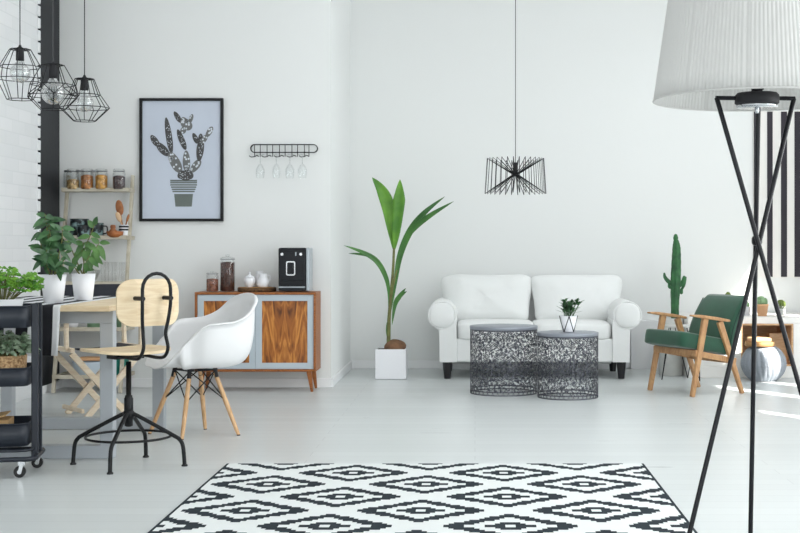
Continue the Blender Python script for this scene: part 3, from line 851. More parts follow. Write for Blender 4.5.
# striped wall hanging on the back wall (right)
def striped():
    D = YB-.022; xl = (753.5-CX)*D/F; zt_ = H-(111-CY)*D/F*1.0; zb_ = H-(277.5-CY)*D/F
    W_ = .72
    t = thing('striped_picture', 'black and white vertically striped picture on the back wall', 'picture', (xl+W_/2, D, (zt_+zb_)/2))
    sc = D/F
    hh = zt_-zb_
    canvas = MB().box((0, .012, 0), (W_, .02, hh)).build('canvas', M['bench'], t)
    b = MB()
    xx = .0
    st = [(753.7, 758.6), (767.6, 773.2), (781.3, 786.5), (794.4, 800.4)]
    st = [(753.9, 757.6), (767.2, 772.6), (781.0, 787.0), (794.5, 800.5)]
    for a, c in st:
        x0 = a*sc-CX*sc-(xl+W_/2); x1 = c*sc-CX*sc-(xl+W_/2)
        b.box(((x0+x1)/2, -.0005, .0), (x1-x0, .006, hh-.012))
    x = st[-1][1]+7.5
    while (x+6-CX)*sc-(xl+W_/2) < W_/2-.01:
        x0 = (x-CX)*sc-(xl+W_/2); b.box((x0+.028, -.0005, 0), (.056, .006, hh-.012)); x += 13.4
    b.build('painted_stripes', mat('charcoal_stripe', rgb(50, 46, 54), .8), t)
striped()

# ------------------------------------------------------------------ sideboard and what stands on it
SBX0, SBX1, SBD = -2.178, -1.237, 10.1
def sideboard():
    cx = (SBX0+SBX1)/2; W_ = SBX1-SBX0; dp = .32; z0, z1 = .158, .776
    t = thing('sideboard', 'teak sideboard with pale grey framed doors and rosewood panels', 'sideboard', (cx, SBD, 0))
    th = .018
    c = MB()
    c.box((0, dp/2, z1-th/2), (W_, dp, th)); c.box((0, dp/2, z0+th/2), (W_, dp, th))
    for s in (-1, 1): c.box((s*(W_/2-th/2), dp/2, (z0+z1)/2), (th, dp, z1-z0-2*th))
    c.box((0, dp-.006, (z0+z1)/2), (W_-2*th, .012, z1-z0-2*th)); c.box((0, dp/2, (z0+z1)/2), (.016, dp-.06, z1-z0-2*th))
    c.build('body', 'teak', t, bevel=.002)
    dw = (W_-2*th)/2-.002; dh = z1-z0-2*th-.004; zc = (z0+z1)/2
    for s in (-1, 1):
        xc = s*(dw/2+.001); f = MB(); fw = .048
        for q in (-1, 1):
            f.box((xc+q*(dw/2-fw/2), .022, zc), (fw, .02, dh)); f.box((xc, .022, zc+q*(dh/2-fw/2)), (dw-2*fw, .02, fw))
        d = f.build('door', 'cabgrey', t, bevel=.0015)
        v = MB().box((0, 0, 0), (dw-2*fw, .010, dh-2*fw)).build('door_panel', 'veneer', d); v.location = (xc, .028, zc)
    for s in (-1, 1):
        for y in (.03, dp-.035):
            MB().bar((s*(W_/2-.045)+s*.012, y, 0), (s*(W_/2-.055), y, z0), .018, .018, (1, 0, 0), .04, .032).build('leg', 'teak', t, bevel=.002)
sideboard()
ZS = .7765
def sx(px, D=10.2): return (px-CX)*D/F
def glass_jar(px, D, zt, r, h, fill, fillm, label, lidknob=True, group=None, nm='glass_jar', neck=.86):
    t = thing(nm, label, 'jar', (sx(px, D), D, zt), 0, group)
    g = MB().lathe([(r*.9, .001), (r, .008), (r, h*.80), (r*neck, h*.86), (r*neck, h*.9)], seg=28)
    g.v and g.f.pop()     # open top
    g.sm.pop()
    g.build('glass_body', 'glass', t)
    MB().lathe([(r*.86, .006), (r*.93, .010), (r*.93, h*fill), (r*.5, h*fill+.006), (0, h*fill+.008)], seg=24).build('contents', fillm, t)
    l = MB().lathe([(r*.9, h*.9), (r*.96, h*.905), (r*.96, h*.94), (r*.5, h*.965), (0, h*.97)], seg=28)
    if lidknob: l.lathe([(r*.12, h*.965), (r*.3, h*.985), (r*.28, h*1.02), (0, h*1.035)], seg=16)
    l.build('lid', 'glass', t)
    MB().open_lathe([(r*.93, h*.885), (r*.99, h*.885), (r*.99, h*.905), (r*.93, h*.905)], seg=28).build('seal', 'steel', t)
    return t
glass_jar(212.3, 10.16, ZS, .048, .158, .62, 'cocoa', 'short glass jar of brown contents at the left end of the sideboard', nm='storage_jar')
glass_jar(227.5, 10.22, ZS, .058, .285, .80, 'coffee', 'tall lidded glass jar of dark coffee beans on the sideboard', nm='storage_jar')
def slab():
    t = thing('wood_slice_board', 'round slice of wood with rough bark edge on the sideboard', 'board', (sx(256.5, 10.25), 10.25, ZS))
    MB().lathe([(.142, .001), (.150, .006), (.150, .03), (.143, .033)], seg=40, wob=lambda a, z: 1+.03*math.sin(5*a)+.02*math.sin(11*a+1)).build('bark_edge', 'bark', t)
    MB().lathe([(.141, .0332), (.141, .0345), (0, .035)], seg=40, wob=lambda a, z: 1+.03*math.sin(5*a)+.02*math.sin(11*a+1)).build('cut_face', 'slice', t)
slab()
ZB = ZS+.0355
def sugar():
    t = thing('sugar_bowl', 'round white lidded sugar bowl on the wood slice', 'bowl', (sx(249.6, 10.2), 10.2, ZB))
    MB().lathe([(.022, 0), (.026, .004), (.041, .035), (.045, .058), (.040, .072), (.036, .076), (0, .0765)], seg=28).build('bowl_body', 'white_pot', t)
    MB().lathe([(.038, .0768), (.036, .084), (.014, .094), (.006, .098), (.010, .108), (.008, .118), (0, .120)], seg=24).build('lid', 'white_pot', t)
sugar()
def creamer():
    t = thing('milk_jug', 'small white milk jug with handle on the wood slice', 'jug', (sx(263, 10.19), 10.19, ZB))
    MB().lathe([(.030, 0), (.040, .006), (.047, .03), (.042, .06), (.030, .085), (.033, .108), (.030, .108), (.027, .09), (0, .085)], seg=28).build('jug_body', 'white_pot', t)
    MB().tube(smooth_path([(.028, .0, .095), (.052, 0, .09), (.056, 0, .065), (.042, 0, .045)]), .0045, 8).build('handle', 'white_pot', t)
creamer()
def second_jug():
    t = thing('milk_jug', 'rounder white jug standing behind the small jug on the wood slice', 'jug', (sx(259.5, 10.31), 10.31, ZB))
    MB().lathe([(.026, 0), (.036, .006), (.043, .04), (.040, .08), (.028, .11), (.030, .125), (.026, .125), (.02, .11), (0, .10)], seg=28).build('jug_body', 'white_pot', t)
second_jug()
def espresso():
    D = 10.12; x0 = sx(278.3, D); x1 = sx(306, D); h = .345; wd = x1-x0; dp = .20
    t = thing('coffee_machine', 'black and silver bean-to-cup coffee machine on the sideboard', 'coffee machine', ((x0+x1)/2, D, ZS))
    b = MB().box((0, dp/2, h/2+.004), (wd, dp, h-.008)); b.build('body', 'shell', t, bevel=.012, seg=3)
    s = MB().box((wd/2+.014, dp/2-.003, h/2+.004), (.028, dp+.004, h-.006)); s.build('side_panel', 'silver', t, bevel=.008, seg=3)
    MB().box((0, -.004, .20), (wd-.02, .01, .22)).build('front_panel', 'shell', t, bevel=.003)
    MB().box((-.004, -.012, .022), (wd-.018, .03, .022)).build('drip_tray', 'shell', t, bevel=.002)
    MB().box((0, -.012, .039), (wd-.01, .03, .010)).build('drip_grille', 'silver', t, bevel=.002)
    fr = rrect(.072, .112, .014); fi = rrect(.054, .092, .010); n = len(fr)
    r = MB(); vs = [(x-.01, -.014, z+.185) for x, z in fr]+[(x-.01, -.014, z+.185) for x, z in fi]+[(x-.01, -.008, z+.185) for x, z in fr]+[(x-.01, -.008, z+.185) for x, z in fi]
    fs = []
    for i in range(n):
        j = (i+1) % n; fs += [(i, j, n+j, n+i), (i, 2*n+i, 2*n+j, j), (n+i, n+j, 3*n+j, 3*n+i), (2*n+i, 3*n+i, 3*n+j, 2*n+j)]
    r.add(vs, fs); r.build('spout_frame', 'chrome', t)
    MB().box((-.01, -.011, .205), (.03, .012, .045)).build('coffee_spout', 'shell', t, bevel=.004)
    for q in (-1, 1):
        MB().tube([(q*.073-.004, -.016, .295), (q*.073-.004, -.008, .295)], .0115, 18).build('knob', 'chrome', t)
    MB().box((.03, -.011, .298), (.008, .006, .028)).build('indicator', 'silver', t)
espresso()

# ------------------------------------------------------------------ wall rack with wine glasses
def rack():
    D = YA-.045; sc = D/F; x0, x1 = sx(250.5, D), sx(317.3, D); cx = (x0+x1)/2; W_ = x1-x0
    z = lambda y: H-(y-CY)*sc
    t = thing('wall_rack', 'black wire wall rack with curled hooks above the sideboard', 'rack', (cx, D, z(148)))
    zt_, zb_ = z(144.5)-z(148), z(152.3)-z(148)
    r = (zt_-zb_)/2; f = MB()
    pts = arcpts((W_/2-r, 0, (zt_+zb_)/2), r, -PI/2, PI/2, 10, 'xz')+arcpts((-W_/2+r, 0, (zt_+zb_)/2), r, PI/2, 1.5*PI, 10, 'xz')
    f.tube(pts, .0034, 7, True)
    pts2 = [p+Vector((0, .03, 0)) for p in pts]; f.tube(pts2, .0028, 6, True)
    for i in range(5):
        for dx in (0, .037 if i == 4 else .045):
            x = -W_/2+.033+i*.0995+dx
            f.tube([(x, .033, zt_), (x, 0, zt_+.001), (x, 0, zb_), (x, 0, zb_-.035)], .003, 6)
    f.build('rack_frame', 'black', t)
    for i in range(5):
        x = -W_/2+.033+i*.0995
        MB().tube(smooth_path([(x-.036, -.045, zb_-.03), (x-.020, -.04, zb_-.040), (x, 0, zb_-.034), (x+.022, -.04, zb_-.028), (x+.042, -.05, zb_-.036)]), .0035, 6).build('hook', 'black', t)
    lbl = ['stemmed glass hanging under the rack at its left end', 'stemmed glass hanging second from the rack left end',
           'stemmed glass hanging second from the rack right end', 'stemmed glass hanging under the rack at its right end']
    for i, (px, wx) in enumerate(((261, .034), (277, .030), (290.5, .036), (303, .036))):
        g = thing('wine_glass', lbl[i], 'glass', (sx(px, D), D-.038, z(159)), 0, 'wine glasses hanging from the wall rack')
        # upside down: foot at the top
        MB().lathe([(.033, .034), (.032, .030), (.004, .024), (.0035, -.04)], seg=24).build('stem_and_foot', 'glass', g)
        b = MB().open_lathe([(.0035, -.04), (.018, -.052), (wx, -.085), (wx+.001, -.115), (wx-.006, -.155)], seg=24); b.build('glass_bowl', 'glass', g)
rack()

# ------------------------------------------------------------------ ladder shelf and contents
LX0, LX1 = -3.255, -2.738
SH = [(1.582, .15), (1.205, .19), (.845, .25), (.490, .31), (.125, .36)]
def yfront(z): return YA-.03-.13-(1.72-z)*.155
def ladder():
    t = thing('ladder_shelf', 'pale leaning ladder shelf with five levels in the alcove corner', 'shelf', ((LX0+LX1)/2, YA, 0))
    cx = (LX0+LX1)/2
    for x in (LX0, LX1):
        MB().bar((x-cx, yfront(0)-YA+.01, 0), (x-cx, -.045, 1.70), .024, .036, (1, 0, 0)).build('upright', 'ladder', t, bevel=.003)
    for z, d in SH:
        yf = yfront(z)-YA
        b = MB().box((0, (yf-.02)/2, z-.009), (LX1-LX0-.026, -.02-yf, .014))
        b.box((0, yf-.004, z-.001), (LX1-LX0+.02, .014, .030))
        s = b.build('shelf_board', 'ladder', t, bevel=.002)
    for x in (LX0, LX1):
        for z, d in SH:
            yf = yfront(z)-YA
            MB().box((x-cx+(.018 if x < cx else -.018)*0, (yf-.025)/2, z-.005), (.020, -.025-yf, .030)).build('shelf_bracket', 'ladder', t, bevel=.002)
ladder()
def on(i): return SH[i][0]-.0015
jl = [('glass jar of pale nuts, leftmost in the front row on the top shelf', 73, 'nuts', .45), ('glass jar of orange brown dried fruit on the top shelf', 87, 'flakes', .66),
      ('glass jar of yellow pasta pieces on the top shelf', 101.5, 'chips', .66), ('glass jar of dark beans, rightmost on the top shelf', 119, 'beans', .62)]
for lb, px, fm, fl in jl:
    D = 10.285; t = thing('glass_jar', lb, 'jar', (sx(px, D), D, on(0)), 0, 'glass food jars on the top shelf')
    r, h = .050, .165
    g = MB().lathe([(r*.92, .001), (r, .008), (r, h*.78), (r*.84, h*.86), (r*.84, h*.9)], seg=26); g.f.pop(); g.sm.pop(); g.build('glass_body', 'glass', t)
    MB().lathe([(r*.86, .006), (r*.92, .012), (r*.92, h*fl), (r*.5, h*fl+.01), (0, h*fl+.008)], seg=22).build('contents', fm, t)
    MB().lathe([(r*.88, h*.9), (r*.92, h*.91), (r*.92, h*.985), (r*.8, h), (0, h)], seg=26).build('lid', 'glass', t)
    MB().tube([(r*.9*math.cos(q), r*.9*math.sin(q), h*.89) for q in [2*PI*i/24 for i in range(24)]], .003, 6, True).build('wire_clip', 'steel', t)
for k, px in enumerate((66.5, 80, 94.5)):
    D = 10.375; t = thing('glass_jar', ['empty glass jar at the back left corner of the top shelf', 'empty glass jar behind the dried fruit jar on the top shelf', 'empty glass jar behind the yellow pasta jar on the top shelf'][k], 'jar', (sx(px, D) + (.012 if k == 0 else 0), D, on(0)), 0, 'glass food jars on the top shelf')
    r, h = .034, .160
    g = MB().lathe([(r*.92, .001), (r, .008), (r, h*.8), (r*.84, h*.88), (r*.84, h*.9)], seg=20); g.f.pop(); g.sm.pop(); g.build('glass_body', 'glass', t)
    MB().lathe([(r*.88, h*.9), (r*.92, h*.91), (r*.92, h*.985), (r*.8, h), (0, h)], seg=20).build('lid', 'steel', t)
# second level
def mug(px, D, zt, r, h, label, handle=True, nm='enamel_mug', m='cup'):
    t = thing(nm, label, 'mug', (sx(px, D), D, zt), 0, 'mottled blue enamelware')
    MB().lathe([(r*.94, 0), (r, .004), (r, h-.004), (r*1.01, h), (r*.95, h), (r*.93, .01), (0, .009)], seg=28).build('mug_body', m, t)
    MB().tube([(r*math.cos(q), r*math.sin(q), h) for q in [2*PI*i/28 for i in range(28)]], .003, 6, True).build('black_rim', 'blackmatte', t)
    if handle: MB().tube(smooth_path([(r, 0, h*.8), (r+.028, 0, h*.75), (r+.028, 0, h*.35), (r, 0, h*.25)]), .0045, 8).build('handle', 'blackmatte', t)
mug(79.5, 10.30, on(1), .072, .145, 'big mottled blue enamel pot with black rim on the ladder shelf', False, 'enamel_pot')
mug(83.5, 10.195, on(1), .048, .092, 'small mottled blue mug in front of the big blue pot')
mug(97, 10.25, on(1), .050, .112, 'mottled blue mug between the big pot and the wooden bowls')
def wbowl(px, D, z, r, h, label, lid):
    t = thing('wooden_bowl', label, 'bowl', (sx(px, D), D, z))
    MB().lathe([(r*.55, 0), (r*.9, h*.35), (r, h), (r*.94, h), (r*.8, h*.4), (0, h*.3)], seg=28).build('bowl_body', 'bowlwood', t)
    if lid: MB().lathe([(r*.9, h*.9), (r*.6, h*1.35), (r*.3, h*1.5), (0, h*1.52)], seg=20).build('lid', 'bowlwood', t)
    return t
wbowl(115, 10.22, on(1), .066, .048, 'low orange-brown wooden bowl on the ladder shelf', False)
b2 = thing('wooden_pestle', 'round brown wooden pestle standing in the low wooden bowl', 'pestle', (sx(113, 10.23), 10.23, on(1)+.022))
MB().lathe([(.022, 0), (.030, .012), (.030, .03), (.018, .045), (.022, .06), (.018, .075), (0, .078)], seg=20).build('pestle_body', 'spoonwood', b2)
def crock():
    D = 10.30; t = thing('utensil_jar', 'striped glass jar with black bands holding wooden spoons', 'jar', (sx(124, D), D, on(1)))
    MB().lathe([(.036, 0), (.038, .004), (.038, .100), (.036, .100), (.035, .008), (0, .007)], seg=24).build('jar_body', 'white_pot', t)
    for z in (.055, .078): MB().open_lathe([(.0385, z), (.0390, z), (.0390, z+.014), (.0385, z+.014)], seg=24).build('black_band', 'blackmatte', t)
    z0 = on(1)+.02
    def spoon(px1, y1, px2, y2, m, label, bw, bl, dy=0):
        a = P(px1, y1, D+dy); b = P(px2, y2, D+dy); t2 = thing('wooden_spoon', label, 'spoon', (a.x, a.y, a.z), 0, 'wooden utensils in the striped jar')
        d = b-a; L = d.length; u = d.normalized()
        MB().tube([(0, 0, 0), u*(L-bl*.6)], .0055, 8).build('handle', m, t2)
        rot = Vector((0, 0, 1)).rotation_difference(u).to_matrix()
        MB().blob(u*(L-bl/2), (bw, .014, bl), 1, 1, 20, 12, rot).build('spoon_bowl', m, t2)
    spoon(124, 234, 118.2, 200, 'spoonwood', 'dark brown wooden spoon with large oval head', .062, .125)
    spoon(125.5, 234, 116.5, 212, 'palespoon', 'pale wooden slotted spoon leaning left in the striped jar', .042, .085, -.012)
    spoon(123, 234, 129, 214, 'spoonwood', 'narrow brown wooden spatula leaning right in the striped jar', .022, .07, .012)
crock()
# third level: bowl and tumblers
t = thing('glass_bowl', 'wide clear glass bowl behind the plants on the ladder shelf', 'bowl', (sx(85, 10.22), 10.22, on(2)))
MB().open_lathe([(0, .001), (.05, .001), (.09, .03), (.115, .08), (.120, .105), (.117, .105), (.11, .08), (.085, .033), (.048, .006), (0, .006)], seg=36).build('bowl_body', 'glass', t)
tl = ['clear tall tumbler at the front left of the tumbler row', 'clear tall tumbler second from left in the front row', 'clear tall tumbler third from left in the front row', 'clear tall tumbler at the right of the front row',
      'clear tall tumbler at the left of the rear row', 'clear tall tumbler in the middle of the rear row', 'clear tall tumbler at the right of the rear row']
g0 = None
for i in range(7):
    fr = i < 4; D = 10.19 if fr else 10.28; px = (103.5+i*6.8) if fr else (106.5+(i-4)*7.8)
    if g0 is None:
        g0 = thing('tumbler', tl[0], 'glass', (sx(px, D), D, on(2)), 0, 'clear glass tumblers on the ladder shelf')
        MB().open_lathe([(0, .001), (.017, .001), (.025, .165), (.0235, .165), (.0165, .012), (0, .012)], seg=20).build('tumbler_body', 'tumbler', g0)
    else: dup(g0, (sx(px, D), D, on(2)), label=tl[i])
# fourth level: green canister, white bowl
t = thing('canister', 'sage green canister on the fourth level of the ladder shelf', 'canister', (sx(93.5, 10.2), 10.2, on(3)))
MB().lathe([(.046, 0), (.048, .003), (.048, .10), (.05, .102), (.05, .118), (.02, .124), (0, .125)], seg=26).build('canister_body', 'canister', t)
t = thing('white_bowl', 'white bowl beside the sage green canister', 'bowl', (sx(72, 10.2), 10.2, on(3)))
MB().lathe([(.03, 0), (.05, .03), (.062, .07), (.059, .07), (.045, .03), (0, .015)], seg=26).build('bowl_body', 'white_pot', t)
t = thing('canister', 'dark green canister at the right of the fourth level', 'canister', (sx(122, 10.2), 10.2, on(3)))
MB().lathe([(.040, 0), (.042, .003), (.042, .09), (.044, .092), (.044, .108), (0, .112)], seg=26).build('canister_body', 'canister', t)
# bottom level
t = thing('enamel_basin', 'pale blue basin on the lowest ladder shelf level', 'basin', (sx(92, 10.17), 10.17, on(4)))
MB().lathe([(.11, 0), (.125, .01), (.150, .11), (.152, .115), (.147, .115), (.12, .014), (0, .012)], seg=34).build('basin_body', 'bluewhite', t)
t = thing('folded_cloth', 'folded orange cloth lying across the pale blue basin', 'cloth', (sx(94, 10.17), 10.17, on(4)+.1165))
MB().blob((0, 0, .014), (.25, .17, .026), .4, .3, 30, 8, amp=.004, fs_=12).build('cloth_fold', 'orangecloth', t)
t = thing('teal_box', 'teal fabric box at the right of the lowest shelf level', 'box', (sx(120.5, 10.17), 10.17, on(4)))
MB().box((0, 0, .07), (.095, .16, .14)).build('box_body', 'teal', t, bevel=.012, seg=3)

# ------------------------------------------------------------------ folding director's chair
def director():
    D = 8.85; cx = (101-CX)*D/F
    D = 8.745; cx = -2.54
    t = thing('folding_chair', 'pale wooden folding director chair with charcoal canvas behind the table', 'chair', (cx, D, 0), R(38))
    w2 = .238
    zz = .452
    for yy, nm in ((-.18, 'front'), (.16, 'rear')):
        # X legs of front and rear pairs
        MB().bar((-.15, yy, .0), (w2, yy, zz-.02), .020, .040, (0, 1, 0)).build('crossed_leg', 'paleX', t, bevel=.003)
        MB().bar((.15, yy+.024, .0), (-w2, yy+.024, zz-.02), .020, .040, (0, 1, 0)).build('crossed_leg', 'paleX', t, bevel=.003)
    for s in (-1, 1):
        MB().bar((s*.165, -.17, .05), (s*.165, .18, .05), .020, .028, (1, 0, 0)).build('foot_rail', 'paleX', t, bevel=.003)
        MB().bar((s*w2, -.18, zz), (s*w2, .20, zz), .03, .03, (1, 0, 0)).build('seat_rail', 'paleX', t, bevel=.003)
        MB().bar((s*(w2+.02), -.12, zz), (s*(w2+.02), -.12, .63), .026, .032, (1, 0, 0)).build('arm_post', 'paleX', t, bevel=.003)
        MB().bar((s*(w2+.02), .16, zz-.01), (s*(w2+.02), .19, .86), .024, .034, (1, 0, 0)).build('back_post', 'paleX', t, bevel=.003)
        MB().bar((s*(w2+.02), -.17, .64), (s*(w2+.02), .20, .64), .05, .018, (1, 0, 0)).build('armrest', 'paleX', t, bevel=.004)
    vs = []; fs = []
    m = MB(); n = 10
    for i in range(n+1):
        k = -1+2*i/n
        for y in (-.16, .18): vs.append((k*w2, y, zz+.012-.03*(1-k*k)))
    for i in range(n): fs.append((2*i, 2*i+1, 2*i+3, 2*i+2))
    m.add(vs, fs, True); m.build('canvas_seat', 'darkfabric', t, solid=.006)
    m = MB(); vs = []; fs = []
    for i in range(n+1):
        k = -1+2*i/n
        for z in (.70, .87): vs.append((k*(w2+.035), .182+.02*(1-k*k)+(z-.70)*.08, z))
    for i in range(n): fs.append((2*i, 2*i+1, 2*i+3, 2*i+2))
    m.add(vs, fs, True); m.build('canvas_back', 'darkfabric', t, solid=.006)
director()

# ------------------------------------------------------------------ work table with runner
TX0, TX1, TY0, TY1, TZ = -3.0, -1.895, 6.74, 8.13, .820
def table():
    t = thing('work_table', 'pale wood table on square grey metal loop legs', 'table', ((TX0+TX1)/2, (TY0+TY1)/2, 0))
    cx, cy = (TX0+TX1)/2, (TY0+TY1)/2
    MB().box((0, 0, TZ-.015), (TX1-TX0, TY1-TY0, .03)).build('tabletop', 'pale', t, bevel=.004)
    for y in (6.935, 8.06):
        f = MB(); a = .07
        xl, xr = -2.93-cx, -1.922-cx
        f.box(((xl+xr)/2, y-cy, a/2+.001), (xr-xl, a, a)); f.box(((xl+xr)/2, y-cy, TZ-.03-a/2), (xr-xl, a, a))
        for x in (xl+a/2, xr-a/2): f.box((x, y-cy, (TZ-.03)/2), (a, a, TZ-.03-2*a))
        f.build('loop_leg', 'greymetal', t, bevel=.003)
table()
def runner():
    per = .126; x1 = -2.148; x0 = x1-.63-.03
    m = stripes_mat('black_white_stripe_cloth', 0, per, x1-.036-.062, .48, rgb(232, 234, 236), rgb(26, 26, 34))
    prof = []          # (y, z) centre line, from hem at the front, over the edge, to the rear
    prof += [(TY0-.012, .555+.0*i) for i in range(1)]
    pts = [(TY0-.030, .565), (TY0-.018, .66), (TY0-.010, .76), (TY0-.007, .812), (TY0+.004, TZ+.0035), (TY0+.1, TZ+.003), (7.5, TZ+.003), (TY1-.10, TZ+.003)]
    nx = 44; V = []; Fs = []
    for i, (y, z) in enumerate(pts):
        for k in range(nx+1):
            x = x0+(x1-x0)*k/nx; hang = max(0, (TZ-z))
            V.append((x, y-hang*.07*(.6+math.sin(x*26)), z))
    for i in range(len(pts)-1):
        for k in range(nx):
            a = i*(nx+1)+k; Fs.append((a, a+1, a+nx+2, a+nx+1))
    o = MB().add(V, Fs, True).build('table_runner', m, solid=.002)
    tag(o, 'black and white striped runner hanging over the front of the table', 'tablecloth')
runner()

def pot_plant(px, D, label, hpot, rt, rb, seed, tip, kind):
    rnd = random.Random(seed); x = sx(px, D)
    t = thing('potted_plant', label, 'plant', (x, D, TZ+.005), 0, 'green plants in white pots on the table')
    MB().lathe([(rb-.004, 0), (rb, .003), (rt, hpot), (rt-.004, hpot), (rt-.008, hpot-.015), (0, hpot-.016)], seg=32).build('pot', 'white_pot', t)
    MB().lathe([(rt-.008, hpot-.016), (rt*.6, hpot-.008), (0, hpot-.006)], seg=20).build('soil', 'soil', t)
    st = MB(); lf = MB(); sc = D/F
    q = lambda px_, py_, dy=0: P(px_, py_, D)-Vector((x, D, TZ+.005))+Vector((0, dy, 0))
    for (pts, leaves) in kind:
        path = smooth_path([q(*p) for p in pts], 5); st.tube(path, [.0045-.0025*i/len(path) for i in range(len(path))], 6)
        n = len(path)
        for (u, ax, ay, dy, L, W_) in leaves:
            c = path[min(n-1, int(u*(n-1)))]
            lf.leaf(c, (ax, dy, -ay), (0, -.9, .45), L, W_, .12, .22, 8, lead=.75)
    st.build('stem', 'stem', t); lf.build('foliage', tip, t)
def autoleaves(rnd, n, L, W_, lo=.15, down=.3):
    out = []
    for i in range(n):
        u = lo+(1-lo)*(i+.5)/n; a = rnd.uniform(0, 2*PI)
        out.append((u, math.cos(a), rnd.uniform(-.6, down+.4), math.sin(a)*.7, L*rnd.uniform(.75, 1.2), W_*rnd.uniform(.8, 1.15)))
    return out
r1 = random.Random(21)
k1 = [([(52, 277), (51, 255), (50, 235), (48, 218)], autoleaves(r1, 30, .082, .031, .28, .4)),
      ([(54, 277), (58, 258), (62, 240), (62, 226)], autoleaves(r1, 24, .080, .032, .28, .5)),
      ([(51, 277), (44, 262), (41, 245), (40, 230)], autoleaves(r1, 22, .078, .030, .3, .5)),
      ([(54, 277, -.02), (62, 268, -.05), (68, 260, -.07)], autoleaves(r1, 10, .075, .028, .45, .5)),
      ([(52, 277, -.02), (50, 262, -.06), (52, 250, -.09)], autoleaves(r1, 14, .078, .030, .45, .6)),
      ([(50, 250), (47, 228), (45, 214)], [(.95, -.9, -.3, -.2, .05, .03), (.9, .5, .1, -.3, .07, .034), (.8, -.7, .5, -.3, .08, .034), (.6, -.9, .2, .2, .08, .034), (.75, .9, -.1, -.3, .08, .035)])]
pot_plant(53.5, 7.0, 'leafy dark green plant in white pot, the bushier one nearer the brick wall', .152, .068, .050, 1, 'leafdk', k1)
def LV(path_u, tx, ty, L, W_): return (path_u, tx, ty, random.uniform(-.35, .1), L, W_)
k2 = [([(83.5, 275), (84, 262), (85, 248), (90, 236), (95, 224)], [LV(.98, .35, -1, .065, .032), LV(.9, -.4, -.7, .06, .034), LV(.8, .8, .3, .06, .03), LV(.75, -.9, .1, .07, .034), LV(.6, .9, .6, .085, .036), LV(.5, -.7, .9, .08, .038), LV(.45, .4, 1, .085, .036), LV(.65, .1, 1, .085, .036)]),
      ([(84, 275), (89, 260), (96, 248), (100, 242)], [LV(.98, 1, -.05, .068, .030), LV(.85, .5, 1, .09, .038), LV(.7, .2, 1, .09, .036), LV(.9, -.5, -.5, .06, .032), LV(.5, .7, .5, .08, .034), LV(.6, -.2, 1, .08, .03)]),
      ([(83, 275), (77, 262), (71, 248), (67, 240)], [LV(.97, -.5, .6, .055, .028), LV(.8, .5, -.9, .055, .03), LV(.6, -.9, .2, .045, .024), LV(.9, .6, -.3, .058, .03), LV(.5, .6, -.7, .05, .026), LV(.35, -.6, .7, .05, .026), LV(.75, -1, -.2, .06, .028)]),
      ([(82, 275, -.03), (78, 268, -.05), (76, 262, -.06)], [LV(.9, -.3, .9, .06, .034), LV(.7, .2, -.7, .07, .036), LV(.9, .4, -.4, .06, .03), LV(.3, .6, -1, .06, .03)]),
      ([(84, 275, -.02), (88, 264, -.05), (92, 256, -.05)], [LV(.9, .2, .9, .07, .036), LV(.7, -.2, -.7, .07, .036), LV(.9, .5, .4, .08, .034), LV(.3, .8, .0, .06, .03), LV(.6, .1, .9, .06, .03)]),
      ([(84, 262), (82, 250), (84, 242)], [LV(.9, -.5, .7, .08, .036), LV(.8, -.8, -.3, .06, .034), LV(.5, .5, .9, .08, .038), LV(.9, .5, .2, .07, .036)])]
pot_plant(83.5, 7.35, 'airier green plant in white pot, the one nearer the stool', .150, .066, .050, 2, 'leaf', k2)

